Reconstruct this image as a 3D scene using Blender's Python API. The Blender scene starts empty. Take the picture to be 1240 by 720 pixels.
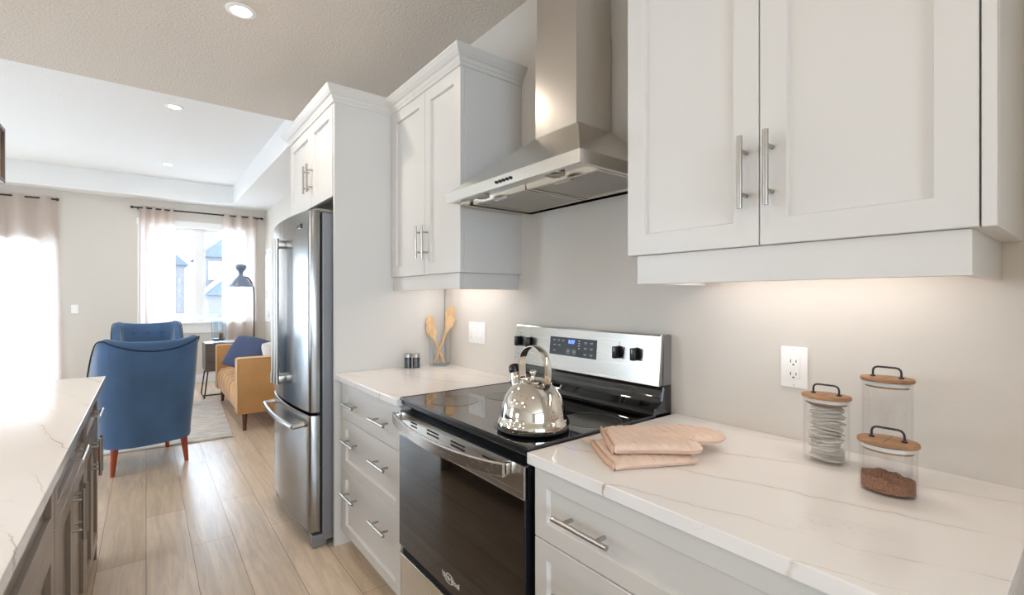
import bpy, bmesh, math, random
from mathutils import Vector, Matrix, noise as mnoise
R = math.radians
C = bpy.context.scene.collection
SC = bpy.context.scene
random.seed(7)

# ------------------------------------------------------------------ camera, world, exposure
TH = math.atan2(443, 569)
cam_d = bpy.data.cameras.new('camera'); cam = bpy.data.objects.new('camera', cam_d); C.objects.link(cam)
cam_d.sensor_width = 36; cam_d.lens = 569/1240*36; cam_d.clip_start = .02; cam_d.clip_end = 300
cam.location = (0, 0, 1.315); cam.rotation_euler = (R(90), 0, -TH)
SC.camera = cam
SC.view_settings.view_transform = 'Standard'; SC.view_settings.look = 'None'
SC.view_settings.gamma = 1; SC.view_settings.use_curve_mapping = False
SC.view_settings.exposure = 0.02
SC.cycles.max_bounces = 10; SC.cycles.diffuse_bounces = 6; SC.cycles.glossy_bounces = 5
SC.cycles.transmission_bounces = 6; SC.cycles.transparent_max_bounces = 16
SC.cycles.sample_clamp_indirect = 6
SC.cycles.caustics_reflective = False; SC.cycles.caustics_refractive = False

SKY = 12.5
w = bpy.data.worlds.new('sky'); SC.world = w; w.use_nodes = True
bg = w.node_tree.nodes['Background']; bg.inputs[0].default_value = (.68, .83, 1, 1); bg.inputs[1].default_value = SKY

def portal(name, loc, rot, sx, sy):
    d = bpy.data.lights.new(name, 'AREA'); d.shape = 'RECTANGLE'; d.size = sx; d.size_y = sy
    d.cycles.is_portal = True
    o = bpy.data.objects.new(name, d); o.location = loc; o.rotation_euler = rot; C.objects.link(o); return o
def area(name, loc, rot, sx, sy, power, col=(1, 1, 1), parent=None, spread=180, shape='RECTANGLE'):
    d = bpy.data.lights.new(name, 'AREA'); d.shape = shape; d.size = sx
    if shape in ('RECTANGLE', 'ELLIPSE'): d.size_y = sy
    d.energy = power; d.color = col; d.spread = R(spread)
    o = bpy.data.objects.new(name, d); o.rotation_euler = rot; C.objects.link(o)
    if parent is not None: o.parent = parent; o.location = Vector(loc) - worg(parent)
    else: o.location = loc
    return o
# daylight through the openings
portal('sky_portal_far', (.66, 8.86, 1.66), (R(-90), 0, 0), 1.34, 1.44)
portal('sky_portal_patio', (-2.33, 8.86, 1.04), (R(-90), 0, 0), 2.75, 2.0)
portal('sky_portal_back', (-1.25, -5.12, 1.5), (R(90), 0, 0), 3.5, 1.8)
portal('sky_portal_left_fill', (-4.42, 4.22, 1.35), (R(90), 0, R(-90)), 1.05, 2.3)  # serves an unseen opening added to brighten the living room
portal('sky_portal_side_fill', (-4.42, 1.6, 1.45), (R(90), 0, R(-90)), 1.0, .7)  # serves an unseen opening added as side fill for the kitchen
DOWNLIGHT = 7; UNDERCAB = 1.3; PENDANT = 3

# ------------------------------------------------------------------ helpers
def lin(c):
    def f(v):
        v /= 255
        return v/12.92 if v <= .04045 else ((v+.055)/1.055)**2.4
    return (f(c[0]), f(c[1]), f(c[2]), 1)
def worg(o):
    v = Vector((0, 0, 0))
    while o is not None: v += Vector(o.location); o = o.parent
    return v
def tagp(o, label, cat=None, group=None, kind=None):
    o['label'] = label
    if cat: o['category'] = cat
    if group: o['group'] = group
    if kind: o['kind'] = kind
    return o
def thing(name, label, cat, loc=(0, 0, 0), group=None, rz=0):
    o = bpy.data.objects.new(name, None); o.empty_display_size = .05; C.objects.link(o)
    o.location = loc; o.rotation_euler = (0, 0, rz)
    return tagp(o, label, cat, group)
def obj(name, bm, m, parent=None, smooth=None, local=False, mats=None):
    bmesh.ops.recalc_face_normals(bm, faces=bm.faces[:])
    if parent is not None and not local:
        bmesh.ops.translate(bm, verts=bm.verts[:], vec=-worg(parent))
    me = bpy.data.meshes.new(name); bm.to_mesh(me); bm.free()
    for mm in (mats or [m]): me.materials.append(mm)
    if smooth is not None:
        me.shade_smooth(); me.set_sharp_from_angle(angle=R(smooth))
    o = bpy.data.objects.new(name, me); C.objects.link(o)
    if parent is not None: o.parent = parent
    return o
def base(o, loc):
    """move a single-mesh thing's origin to its base"""
    o.data.transform(Matrix.Translation(-Vector(loc))); o.location = loc; return o
def NB(): return bmesh.new()
def struct(name, bm, m, smooth=None, label=None, mats=None):
    o = obj(name, bm, m, smooth=smooth, mats=mats); o['kind'] = 'structure'
    if label: o['label'] = label
    return o
def merge(bm, t):
    me = bpy.data.meshes.new('t'); t.to_mesh(me); t.free(); bm.from_mesh(me); bpy.data.meshes.remove(me)
def box(bm, x0, x1, y0, y1, z0, z1, bev=0, seg=2, M=None):
    t = bmesh.new()
    vs = [t.verts.new(p) for p in ((x0,y0,z0),(x1,y0,z0),(x1,y1,z0),(x0,y1,z0),(x0,y0,z1),(x1,y0,z1),(x1,y1,z1),(x0,y1,z1))]
    for f in ((3,2,1,0),(4,5,6,7),(0,1,5,4),(1,2,6,5),(2,3,7,6),(3,0,4,7)): t.faces.new([vs[i] for i in f])
    if bev: bmesh.ops.bevel(t, geom=t.edges[:], offset=bev, segments=seg, affect='EDGES', profile=.5, clamp_overlap=True)
    if M is not None: bmesh.ops.transform(t, matrix=M, verts=t.verts[:])
    merge(bm, t); return bm
def loft(bm, rings, closed=True, cap=True):
    vr = [[bm.verts.new(p) for p in r] for r in rings]; n = len(rings[0])
    for a, b in zip(vr, vr[1:]):
        for i in range(n if closed else n-1):
            j = (i+1) % n
            bm.faces.new((a[i], a[j], b[j], b[i]))
    if cap and closed: bm.faces.new(vr[0][::-1]); bm.faces.new(vr[-1])
    return vr
def lathe(bm, prof, c=(0, 0, 0), seg=32, sx=1, sy=1, cap=True):
    rings = [[(c[0]+r*sx*math.cos(2*math.pi*i/seg), c[1]+r*sy*math.sin(2*math.pi*i/seg), c[2]+z) for i in range(seg)] for r, z in prof]
    loft(bm, rings, cap=cap); return bm
def tube(bm, pts, r, seg=10, cap=True, ry=None):
    pts = [Vector(p) for p in pts]; n = len(pts); rings = []
    rad = r if isinstance(r, (list, tuple)) else [r]*n
    up = None
    for i, p in enumerate(pts):
        d = (pts[min(i+1, n-1)]-pts[max(i-1, 0)]).normalized()
        if up is None:
            up = Vector((0, 0, 1)) if abs(d.z) < .9 else Vector((1, 0, 0))
        s = d.cross(up).normalized(); u = s.cross(d).normalized(); up = u
        q = ry if ry is not None else rad[i]
        rings.append([p+s*rad[i]*math.cos(2*math.pi*k/seg)+u*q*math.sin(2*math.pi*k/seg) for k in range(seg)])
    loft(bm, rings, cap=cap); return bm
def cyl(bm, p0, p1, r, seg=20, r2=None): return tube(bm, [p0, p1], [r, r if r2 is None else r2], seg)
def prism(bm, poly, axis, a, b):
    """poly of 2-d points extruded along axis from a to b"""
    def P(u, v, t): return {'x': (t, u, v), 'y': (u, t, v), 'z': (u, v, t)}[axis]
    loft(bm, [[P(u, v, a) for u, v in poly], [P(u, v, b) for u, v in poly]]); return bm
def arc(cx, cy, r, a0, a1, n): return [(cx+r*math.cos(R(a0+(a1-a0)*i/n)), cy+r*math.sin(R(a0+(a1-a0)*i/n))) for i in range(n+1)]
def smoothpath(pts, n=6):
    """Catmull-Rom through points"""
    P = [Vector(p) for p in pts]; out = []
    for i in range(len(P)-1):
        p0 = P[max(i-1, 0)]; p1 = P[i]; p2 = P[i+1]; p3 = P[min(i+2, len(P)-1)]
        for k in range(n):
            t = k/n
            out.append(.5*((2*p1)+(p2-p0)*t+(2*p0-5*p1+4*p2-p3)*t*t+(3*p1-p0-3*p2+p3)*t**3))
    out.append(P[-1]); return out
def text(name, s, size, m, parent, loc, right, up, depth=.0006):
    """lettering as a mesh: right / up are world directions"""
    cu = bpy.data.curves.new('t', 'FONT'); cu.body = s; cu.size = size; cu.extrude = depth; cu.align_x = 'CENTER'; cu.align_y = 'CENTER'
    o = bpy.data.objects.new('t', cu); C.objects.link(o)
    dg = bpy.context.evaluated_depsgraph_get(); me = bpy.data.meshes.new_from_object(o.evaluated_get(dg))
    bpy.data.objects.remove(o); bpy.data.curves.remove(cu)
    r = Vector(right).normalized(); u = Vector(up).normalized(); nrm = r.cross(u)
    M = Matrix((r, u, nrm)).transposed().to_4x4()
    org = worg(parent) if parent is not None else Vector((0, 0, 0))
    me.transform(Matrix.Translation(Vector(loc)-org) @ M); me.name = name
    me.materials.clear(); me.materials.append(m)
    q = bpy.data.objects.new(name, me); C.objects.link(q)
    if parent is not None: q.parent = parent
    return q

# ------------------------------------------------------------------ materials
def mat(name, c, rough=.5, metal=0, spec=.5, bump=0, bscale=50, var=0, vscale=5, coat=0, sheen=0, ior=1.5, stretch=None, emit=None, es=0):
    m = bpy.data.materials.new(name); m.use_nodes = True; nt = m.node_tree; p = nt.nodes['Principled BSDF']
    col = lin(c); p.inputs['Base Color'].default_value = col
    p.inputs['Roughness'].default_value = rough; p.inputs['Metallic'].default_value = metal; p.inputs['IOR'].default_value = ior
    p.inputs['Specular IOR Level'].default_value = spec; p.inputs['Coat Weight'].default_value = coat; p.inputs['Coat Roughness'].default_value = .04
    if sheen: p.inputs['Sheen Weight'].default_value = sheen; p.inputs['Sheen Roughness'].default_value = .35
    if emit: p.inputs['Emission Color'].default_value = lin(emit); p.inputs['Emission Strength'].default_value = es
    tc = nt.nodes.new('ShaderNodeTexCoord'); mp = nt.nodes.new('ShaderNodeMapping'); nt.links.new(tc.outputs['Object'], mp.inputs[0])
    if stretch: mp.inputs['Scale'].default_value = stretch
    if var:
        n = nt.nodes.new('ShaderNodeTexNoise'); n.inputs['Scale'].default_value = vscale; n.inputs['Detail'].default_value = 5
        nt.links.new(mp.outputs[0], n.inputs['Vector'])
        rp = nt.nodes.new('ShaderNodeValToRGB'); nt.links.new(n.outputs['Fac'], rp.inputs[0])
        rp.color_ramp.elements[0].position = .3; rp.color_ramp.elements[1].position = .7
        rp.color_ramp.elements[0].color = tuple(v*(1-var) for v in col[:3])+(1,)
        rp.color_ramp.elements[1].color = tuple(min(1, v*(1+var)) for v in col[:3])+(1,)
        nt.links.new(rp.outputs[0], p.inputs['Base Color'])
    if bump:
        n = nt.nodes.new('ShaderNodeTexNoise'); n.inputs['Scale'].default_value = bscale; n.inputs['Detail'].default_value = 3
        nt.links.new(mp.outputs[0], n.inputs['Vector'])
        b = nt.nodes.new('ShaderNodeBump'); b.inputs['Strength'].default_value = bump; b.inputs['Distance'].default_value = .01
        nt.links.new(n.outputs['Fac'], b.inputs['Height']); nt.links.new(b.outputs[0], p.inputs['Normal'])
    return m
def steel(name, c, rough, stretch, bump=.02, amt=.08):
    m = mat(name, c, rough, 1); nt = m.node_tree; p = nt.nodes['Principled BSDF']
    mp = [n for n in nt.nodes if n.type == 'MAPPING'][0]; mp.inputs['Scale'].default_value = stretch
    n = nt.nodes.new('ShaderNodeTexNoise'); n.inputs['Scale'].default_value = 1; n.inputs['Detail'].default_value = 4
    nt.links.new(mp.outputs[0], n.inputs['Vector'])
    mr = nt.nodes.new('ShaderNodeMapRange'); mr.inputs[3].default_value = rough-amt; mr.inputs[4].default_value = rough+amt
    nt.links.new(n.outputs['Fac'], mr.inputs[0]); nt.links.new(mr.outputs[0], p.inputs['Roughness'])
    b = nt.nodes.new('ShaderNodeBump'); b.inputs['Strength'].default_value = bump; b.inputs['Distance'].default_value = .002
    nt.links.new(n.outputs['Fac'], b.inputs['Height']); nt.links.new(b.outputs[0], p.inputs['Normal'])
    return m
def glass(name, tint=(1, 1, 1), refl=1.0, ior=1.5, solid=0.0, scol=(200, 210, 220)):
    m = bpy.data.materials.new(name); m.use_nodes = True; nt = m.node_tree; nt.nodes.clear()
    o = nt.nodes.new('ShaderNodeOutputMaterial'); t = nt.nodes.new('ShaderNodeBsdfTransparent'); g = nt.nodes.new('ShaderNodeBsdfGlossy')
    f = nt.nodes.new('ShaderNodeFresnel'); ge = nt.nodes.new('ShaderNodeNewGeometry'); io = nt.nodes.new('ShaderNodeMapRange'); io.inputs[3].default_value = ior; io.inputs[4].default_value = 1/ior; nt.links.new(ge.outputs['Backfacing'], io.inputs[0]); nt.links.new(io.outputs[0], f.inputs[0]); mx = nt.nodes.new('ShaderNodeMixShader'); pass
    t.inputs[0].default_value = tuple(tint)+(1,); g.inputs['Roughness'].default_value = .02
    ml = nt.nodes.new('ShaderNodeMath'); ml.operation = 'MULTIPLY'; ml.inputs[1].default_value = refl; ml.use_clamp = True
    nt.links.new(f.outputs[0], ml.inputs[0]); nt.links.new(ml.outputs[0], mx.inputs[0])
    nt.links.new(t.outputs[0], mx.inputs[1]); nt.links.new(g.outputs[0], mx.inputs[2]); nt.links.new(mx.outputs[0], o.inputs[0])
    return m

M_wall = mat('paint_greige', (216, 210, 201), .75, bump=.05, bscale=220)
M_ceil = mat('stipple_ceiling_dimmed', (218, 210, 200), .9, bump=.55, bscale=75)  # kitchen ceiling darkened: its dimmer light is painted into the colour
M_ceil2 = mat('stipple_ceiling_lit', (241, 241, 240), .9, bump=.3, bscale=75)  # tray ceiling whitened: the living room daylight is painted into the colour
M_trim = mat('white_trim', (243, 243, 241), .4)
M_cab = mat('white_lacquer', (216, 213, 208), .38)
M_isl = mat('taupe_lacquer', (142, 129, 117), .3, var=.05, vscale=4, stretch=(20, 20, 1.5))
M_fr = steel('fridge_steel', (150, 148, 145), .22, (260, 260, 2))
M_ss = steel('brushed_steel_vertical', (214, 209, 201), .23, (260, 260, 2))
M_ssh = steel('brushed_steel_horizontal', (206, 203, 197), .25, (260, 2, 260))
M_hood = steel('hood_steel', (222, 218, 210), .2, (260, 2, 260), .01, .05)
M_nickel = mat('satin_nickel', (182, 177, 170), .28, 1)
M_chrome = mat('polished_steel', (222, 218, 210), .045, 1)
M_dkst = mat('grey_fridge_side', (142, 142, 144), .42, .55, bump=.04, bscale=300)
M_blk = mat('black_plastic', (17, 18, 20), .28)
M_rub = mat('black_gap', (12, 12, 13), .7)
M_gblk = mat('black_glass', (9, 9, 10), .025, ior=1.75)
M_oven = mat('oven_glass', (26, 20, 16), .04, ior=1.62)
M_ring = mat('burner_print', (26, 28, 30), .16)
M_ringl = mat('burner_outline', (88, 90, 92), .2)
M_red = mat('clock_digits', (60, 80, 255), .5, emit=(90, 120, 255), es=4)
M_mark = mat('panel_print', (190, 196, 200), .5)
M_logo = mat('logo_print', (215, 212, 208), .4)
M_disp = mat('display_panel', (58, 64, 70), .22)
M_plast = mat('white_plastic', (247, 245, 241), .3)
M_slot = mat('outlet_slots', (90, 86, 80), .6)
M_wood = mat('beech_spoon', (226, 188, 140), .5, var=.14, vscale=3, stretch=(30, 30, 4))
M_lid = mat('acacia_lid', (156, 114, 76), .45, var=.34, vscale=1, stretch=(60, 7, 60))
M_iron = mat('dark_iron', (62, 62, 66), .4, .7)
M_seal = mat('silicone_seal', (225, 225, 222), .4)
M_glass = glass('clear_glass', (.99, .99, .99), .6)
M_vglass = glass('thick_glass', (.995, .996, .998), .12)
M_vedge = glass('glass_edge_blue', (.86, .90, .94), .5)
M_win = glass('window_glass', (.98, .99, 1), .6)
M_bag = mat('paper_tea_bag', (242, 238, 232), .85, bump=.25, bscale=180)
M_bagedge = mat('tea_inside', (150, 138, 126), .9)
M_cof = mat('ground_coffee', (168, 116, 86), .9, var=.35, vscale=260, bump=1, bscale=340)
M_mitt = mat('quilted_cotton', (226, 198, 178), .85, sheen=.25, bump=.25, bscale=500, var=.05, vscale=14)
M_seam = mat('cotton_binding', (204, 168, 140), .85)
M_blue = mat('blue_velvet', (66, 97, 134), .8, sheen=.5, var=.16, vscale=4, bump=.12, bscale=160)
M_pipe = mat('dark_piping', (24, 34, 52), .7)
M_red_leg = mat('cherry_leg', (158, 68, 36), .32, var=.15, vscale=2, stretch=(30, 30, 4))
M_walnut = mat('walnut_leg', (92, 50, 30), .35)
M_tan = mat('camel_velvet', (198, 148, 92), .75, sheen=.45, var=.12, vscale=3.5, bump=.1, bscale=160)
M_tanp = mat('camel_piping', (226, 190, 140), .6)
M_navy = mat('navy_linen', (74, 86, 118), .9, bump=.4, bscale=320, sheen=.15)
M_wpil = mat('white_linen', (236, 236, 234), .9, bump=.3, bscale=280)
M_grey_t = mat('grey_oak_console', (112, 100, 92), .4, var=.2, vscale=2, stretch=(2, 20, 30))
M_lamp = mat('slate_enamel', (118, 132, 150), .35, .05)
M_lampin = mat('pale_shade_inside', (215, 222, 230), .6)
M_bulb = mat('frosted_bulb', (240, 242, 244), .3)
M_rodm = mat('bronze_rod', (56, 48, 44), .4, .6)
M_shk = mat('smoked_steel', (92, 94, 98), .2, .8)
M_candle = mat('amber_wax', (168, 116, 82), .6)
M_bronze = mat('bronze_frame', (74, 60, 50), .35, .5)
M_emit = mat('led_lens', (255, 250, 244), .5, emit=(255, 247, 236), es=14)
M_led = mat('led_strip', (255, 244, 238), .5, emit=(255, 238, 228), es=6)
M_brick = None

def m_floor():
    m = bpy.data.materials.new('oak_planks'); m.use_nodes = True; nt = m.node_tree; p = nt.nodes['Principled BSDF']; L = nt.links.new
    g = nt.nodes.new('ShaderNodeNewGeometry'); mp = nt.nodes.new('ShaderNodeMapping'); mp.inputs['Rotation'].default_value = (0, 0, R(90)); L(g.outputs['Position'], mp.inputs[0])
    br = nt.nodes.new('ShaderNodeTexBrick'); L(mp.outputs[0], br.inputs['Vector'])
    br.inputs['Scale'].default_value = 1; br.inputs['Brick Width'].default_value = 1.5; br.inputs['Row Height'].default_value = .19
    br.inputs['Mortar Size'].default_value = .0016; br.inputs['Mortar Smooth'].default_value = .3; br.offset = .37; br.inputs['Bias'].default_value = 0
    br.inputs['Color1'].default_value = lin((226, 206, 182)); br.inputs['Color2'].default_value = lin((208, 186, 159)); br.inputs['Mortar'].default_value = lin((140, 110, 82))
    n = nt.nodes.new('ShaderNodeTexNoise'); mp2 = nt.nodes.new('ShaderNodeMapping'); mp2.inputs['Scale'].default_value = (18, 1.3, 1); L(g.outputs['Position'], mp2.inputs[0]); L(mp2.outputs[0], n.inputs['Vector'])
    n.inputs['Scale'].default_value = 1.6; n.inputs['Detail'].default_value = 7; n.inputs['Distortion'].default_value = 1.2; n.inputs['Roughness'].default_value = .62
    mr = nt.nodes.new('ShaderNodeMapRange'); L(n.outputs['Fac'], mr.inputs[0]); mr.inputs[1].default_value = .3; mr.inputs[2].default_value = .72; mr.inputs[3].default_value = .78; mr.inputs[4].default_value = 1.12
    mx = nt.nodes.new('ShaderNodeMix'); mx.data_type = 'RGBA'; mx.blend_type = 'MULTIPLY'; mx.inputs[0].default_value = 1
    L(br.outputs['Color'], mx.inputs[6]); L(mr.outputs[0], mx.inputs[7]); L(mx.outputs[2], p.inputs['Base Color'])
    p.inputs['Roughness'].default_value = .29; p.inputs['Specular IOR Level'].default_value = .7
    b = nt.nodes.new('ShaderNodeBump'); b.inputs['Strength'].default_value = .25; b.inputs['Distance'].default_value = .002; b.invert = True
    L(br.outputs['Fac'], b.inputs['Height']); L(b.outputs[0], p.inputs['Normal'])
    return m
M_floor = m_floor()
def m_quartz():
    m = bpy.data.materials.new('veined_quartz'); m.use_nodes = True; nt = m.node_tree; p = nt.nodes['Principled BSDF']; L = nt.links.new
    def math_(op, a, b=None, clamp=False):
        n = nt.nodes.new('ShaderNodeMath'); n.operation = op; n.use_clamp = clamp
        for i, v in enumerate((a, b)):
            if v is None: continue
            if isinstance(v, (int, float)): n.inputs[i].default_value = v
            else: L(v, n.inputs[i])
        return n.outputs[0]
    g = nt.nodes.new('ShaderNodeNewGeometry'); s = nt.nodes.new('ShaderNodeSeparateXYZ'); L(g.outputs['Position'], s.inputs[0])
    def nz(scale, detail, dist=0):
        n = nt.nodes.new('ShaderNodeTexNoise'); n.inputs['Scale'].default_value = scale; n.inputs['Detail'].default_value = detail; n.inputs['Distortion'].default_value = dist
        L(g.outputs['Position'], n.inputs['Vector']); return n.outputs['Fac']
    n1 = nz(3.2, 3); n2 = nz(26, 5); n3 = nz(6, 2); n4 = nz(2.3, 2)
    t = math_('ADD', s.outputs['X'], math_('MULTIPLY', s.outputs['Y'], .32))
    t = math_('ADD', t, math_('MULTIPLY', math_('SUBTRACT', n1, .5), .09))
    t = math_('ADD', t, math_('MULTIPLY', math_('SUBTRACT', n2, .5), .018))
    def vein(off, period, wid, mask):
        u = math_('DIVIDE', math_('SUBTRACT', t, off), period)
        u = math_('SUBTRACT', u, math_('ROUND', u)); u = math_('MULTIPLY', math_('ABSOLUTE', u), period)
        v = math_('SUBTRACT', 1, math_('DIVIDE', u, wid), True)
        return math_('MULTIPLY', v, mask)
    mk = math_('MULTIPLY', math_('SUBTRACT', n3, .36, True), 4.5, True)
    mk2 = math_('MULTIPLY', math_('SUBTRACT', n4, .47, True), 5, True)
    v1 = vein(.985, .2, .0021, mk); v2 = math_('MULTIPLY', vein(1.08, .2, .0022, mk2), .45)
    w_ = nz(4.5, 4, 1.5); c3 = math_('SUBTRACT', 1, math_('DIVIDE', math_('ABSOLUTE', math_('SUBTRACT', w_, .5)), .006), True)
    v3 = math_('MULTIPLY', math_('MULTIPLY', c3, mk2), .25)
    halo = math_('MULTIPLY', vein(.985, .2, .02, mk), .10)
    f = math_('MAXIMUM', math_('MAXIMUM', v1, v2), math_('MAXIMUM', v3, halo))
    mx = nt.nodes.new('ShaderNodeMix'); mx.data_type = 'RGBA'; L(math_('MULTIPLY', f, .8), mx.inputs[0])
    mx.inputs[6].default_value = lin((238, 234, 230)); mx.inputs[7].default_value = lin((158, 128, 100)); L(mx.outputs[2], p.inputs['Base Color'])
    p.inputs['Roughness'].default_value = .12
    return m
M_qz = m_quartz()
def m_sheer(name, c, tr, tl):
    m = bpy.data.materials.new(name); m.use_nodes = True; nt = m.node_tree; nt.nodes.clear(); L = nt.links.new
    o = nt.nodes.new('ShaderNodeOutputMaterial'); d = nt.nodes.new('ShaderNodeBsdfDiffuse'); t = nt.nodes.new('ShaderNodeBsdfTranslucent'); x = nt.nodes.new('ShaderNodeBsdfTransparent')
    tc = nt.nodes.new('ShaderNodeTexCoord'); mp = nt.nodes.new('ShaderNodeMapping'); mp.inputs['Scale'].default_value = (60, 60, 240); L(tc.outputs['Object'], mp.inputs[0])
    n = nt.nodes.new('ShaderNodeTexNoise'); n.inputs['Scale'].default_value = 2; L(mp.outputs[0], n.inputs[0])
    rp = nt.nodes.new('ShaderNodeValToRGB'); L(n.outputs[0], rp.inputs[0]); a = lin(c)
    rp.color_ramp.elements[0].color = tuple(v*.86 for v in a[:3])+(1,); rp.color_ramp.elements[1].color = a
    L(rp.outputs[0], d.inputs[0]); L(rp.outputs[0], t.inputs[0])
    m1 = nt.nodes.new('ShaderNodeMixShader'); m1.inputs[0].default_value = tl; L(d.outputs[0], m1.inputs[1]); L(t.outputs[0], m1.inputs[2])
    m2 = nt.nodes.new('ShaderNodeMixShader'); m2.inputs[0].default_value = tr; L(m1.outputs[0], m2.inputs[1]); L(x.outputs[0], m2.inputs[2]); L(m2.outputs[0], o.inputs[0])
    return m
M_sheer = m_sheer('sheer_linen', (238, 226, 218), .17, .6)
def m_brick_(name, a, b, mo, sx):
    m = bpy.data.materials.new(name); m.use_nodes = True; nt = m.node_tree; p = nt.nodes['Principled BSDF']; L = nt.links.new
    tc = nt.nodes.new('ShaderNodeTexCoord'); mp = nt.nodes.new('ShaderNodeMapping'); mp.inputs['Rotation'].default_value = (R(90), 0, 0); L(tc.outputs['Object'], mp.inputs[0])
    br = nt.nodes.new('ShaderNodeTexBrick'); L(mp.outputs[0], br.inputs['Vector']); br.inputs['Scale'].default_value = sx
    br.inputs['Color1'].default_value = lin(a); br.inputs['Color2'].default_value = lin(b); br.inputs['Mortar'].default_value = lin(mo)
    L(br.outputs['Color'], p.inputs['Base Color']); p.inputs['Roughness'].default_value = .9; return m
M_hbrick = m_brick_('house_brick', (90, 86, 88), (78, 75, 78), (122, 118, 116), 3)
M_roof = m_brick_('roof_shingles', (82, 88, 102), (72, 78, 92), (60, 66, 78), 3)
M_snow = mat('pale_ground', (228, 229, 228), .9, var=.1)
M_leafy = mat('pale_leaves', (110, 140, 92), .8, var=.3, vscale=6)
M_bluef = mat('blue_grey_fence', (92, 124, 160), .7)
def m_rug():
    m = mat('wool_rug', (214, 208, 200), .95, bump=1, bscale=9, stretch=(3, 22, 6), var=.34, vscale=3.2); return m
M_rug = m_rug()
def m_art():
    m = mat('abstract_print', (236, 236, 234), .4); nt = m.node_tree; p = nt.nodes['Principled BSDF']; L = nt.links.new
    tc = nt.nodes.new('ShaderNodeTexCoord'); n = nt.nodes.new('ShaderNodeTexNoise'); n.inputs['Scale'].default_value = 3.5; n.inputs['Detail'].default_value = 6; n.inputs['Distortion'].default_value = 2.5
    L(tc.outputs['Object'], n.inputs[0]); rp = nt.nodes.new('ShaderNodeValToRGB'); L(n.outputs[0], rp.inputs[0]); e = rp.color_ramp.elements
    e[0].position = .30; e[0].color = lin((96, 110, 130)); e[1].position = .46; e[1].color = lin((236, 236, 236))
    q = e.new(.62); q.color = lin((240, 240, 238)); q = e.new(.68); q.color = lin((206, 186, 150)); q = e.new(.74); q.color = lin((236, 236, 234))
    L(rp.outputs[0], p.inputs['Base Color']); return m
M_art = m_art()

# ------------------------------------------------------------------ room shell
XW = 1.449; XL = 1.56; YF = 8.70; XLEFT = -4.3; YB = -5.0; ZC = 2.745; ZT = 3.03; YT = 4.10
struct('floor', box(NB(), XLEFT-.2, XL+.2, YB-.2, YF+.2, -.1, 0), M_floor)
struct('ceiling', box(NB(), XLEFT-.2, XL+.2, YB-.2, YT, ZC, ZT+.1), M_ceil, label='stippled kitchen ceiling, dimmer light painted into its colour')
cb = NB()
box(cb, XLEFT-.2, XL+.2, YT, YF+.2, ZT, ZT+.1)
box(cb, 1.06, XL+.2, YT, YF+.2, ZC, ZT)
box(cb, XLEFT-.2, 1.06, 8.40, YF+.2, ZC, ZT)
box(cb, XLEFT-.2, -3.9, YT, 8.40, ZC, ZT)
struct('ceiling', cb, M_ceil2, label='tray ceiling of the living room, bright daylight painted into its colour')
struct('wall_right', box(NB(), XW, XW+.2, YB-.2, 3.55, 0, ZC), M_wall)
struct('wall_living', box(NB(), XL, XL+.15, 3.55, YF+.2, 0, ZC), M_wall)
struct('wall_light_blocker', box(NB(), .72, XW, -1.3, -.75, 0, ZC), M_wall)  # unseen stub, added to keep back daylight off the near cabinet side
def wall_y(name, y0, y1, xa, xb, holes, m):
    """wall across x with rectangular openings (x0,x1,z0,z1), sorted by x"""
    b = NB(); x = xa
    for (h0, h1, z0, z1) in holes:
        box(b, x, h0, y0, y1, 0, ZC)
        if z0 > 0: box(b, h0, h1, y0, y1, 0, z0)
        box(b, h0, h1, y0, y1, z1, ZC); x = h1
    box(b, x, xb, y0, y1, 0, ZC); return struct(name, b, m)
wall_y('wall_far', YF, YF+.18, XLEFT-.2, XL, [(-3.7, -1.0, .02, 2.06), (-.01, 1.33, .94, 2.38)], M_wall)
wall_y('wall_back', YB-.18, YB, XLEFT-.2, XW, [(-3.0, .5, .6, 2.4)], M_wall)
b = NB()
y_ = YB
for (a, c, d, e) in ((1.2, 2.0, 1.1, 1.75), (3.7, 4.75, .2, 2.5)):  # both openings are unseen, added to let in fill light from the left
    box(b, XLEFT-.18, XLEFT, y_, a, 0, ZC); box(b, XLEFT-.18, XLEFT, a, c, 0, d); box(b, XLEFT-.18, XLEFT, a, c, e, ZC); y_ = c
box(b, XLEFT-.18, XLEFT, y_, YF, 0, ZC)
struct('wall_left', b, M_wall)
b = NB(); box(b, -.9, XL, YF-.014, YF, 0, .13, .004); struct('baseboard_far', b, M_trim)
b = NB(); box(b, XL-.014, XL, 3.56, YF-.014, 0, .13, .004); struct('baseboard_right', b, M_trim)

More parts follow.
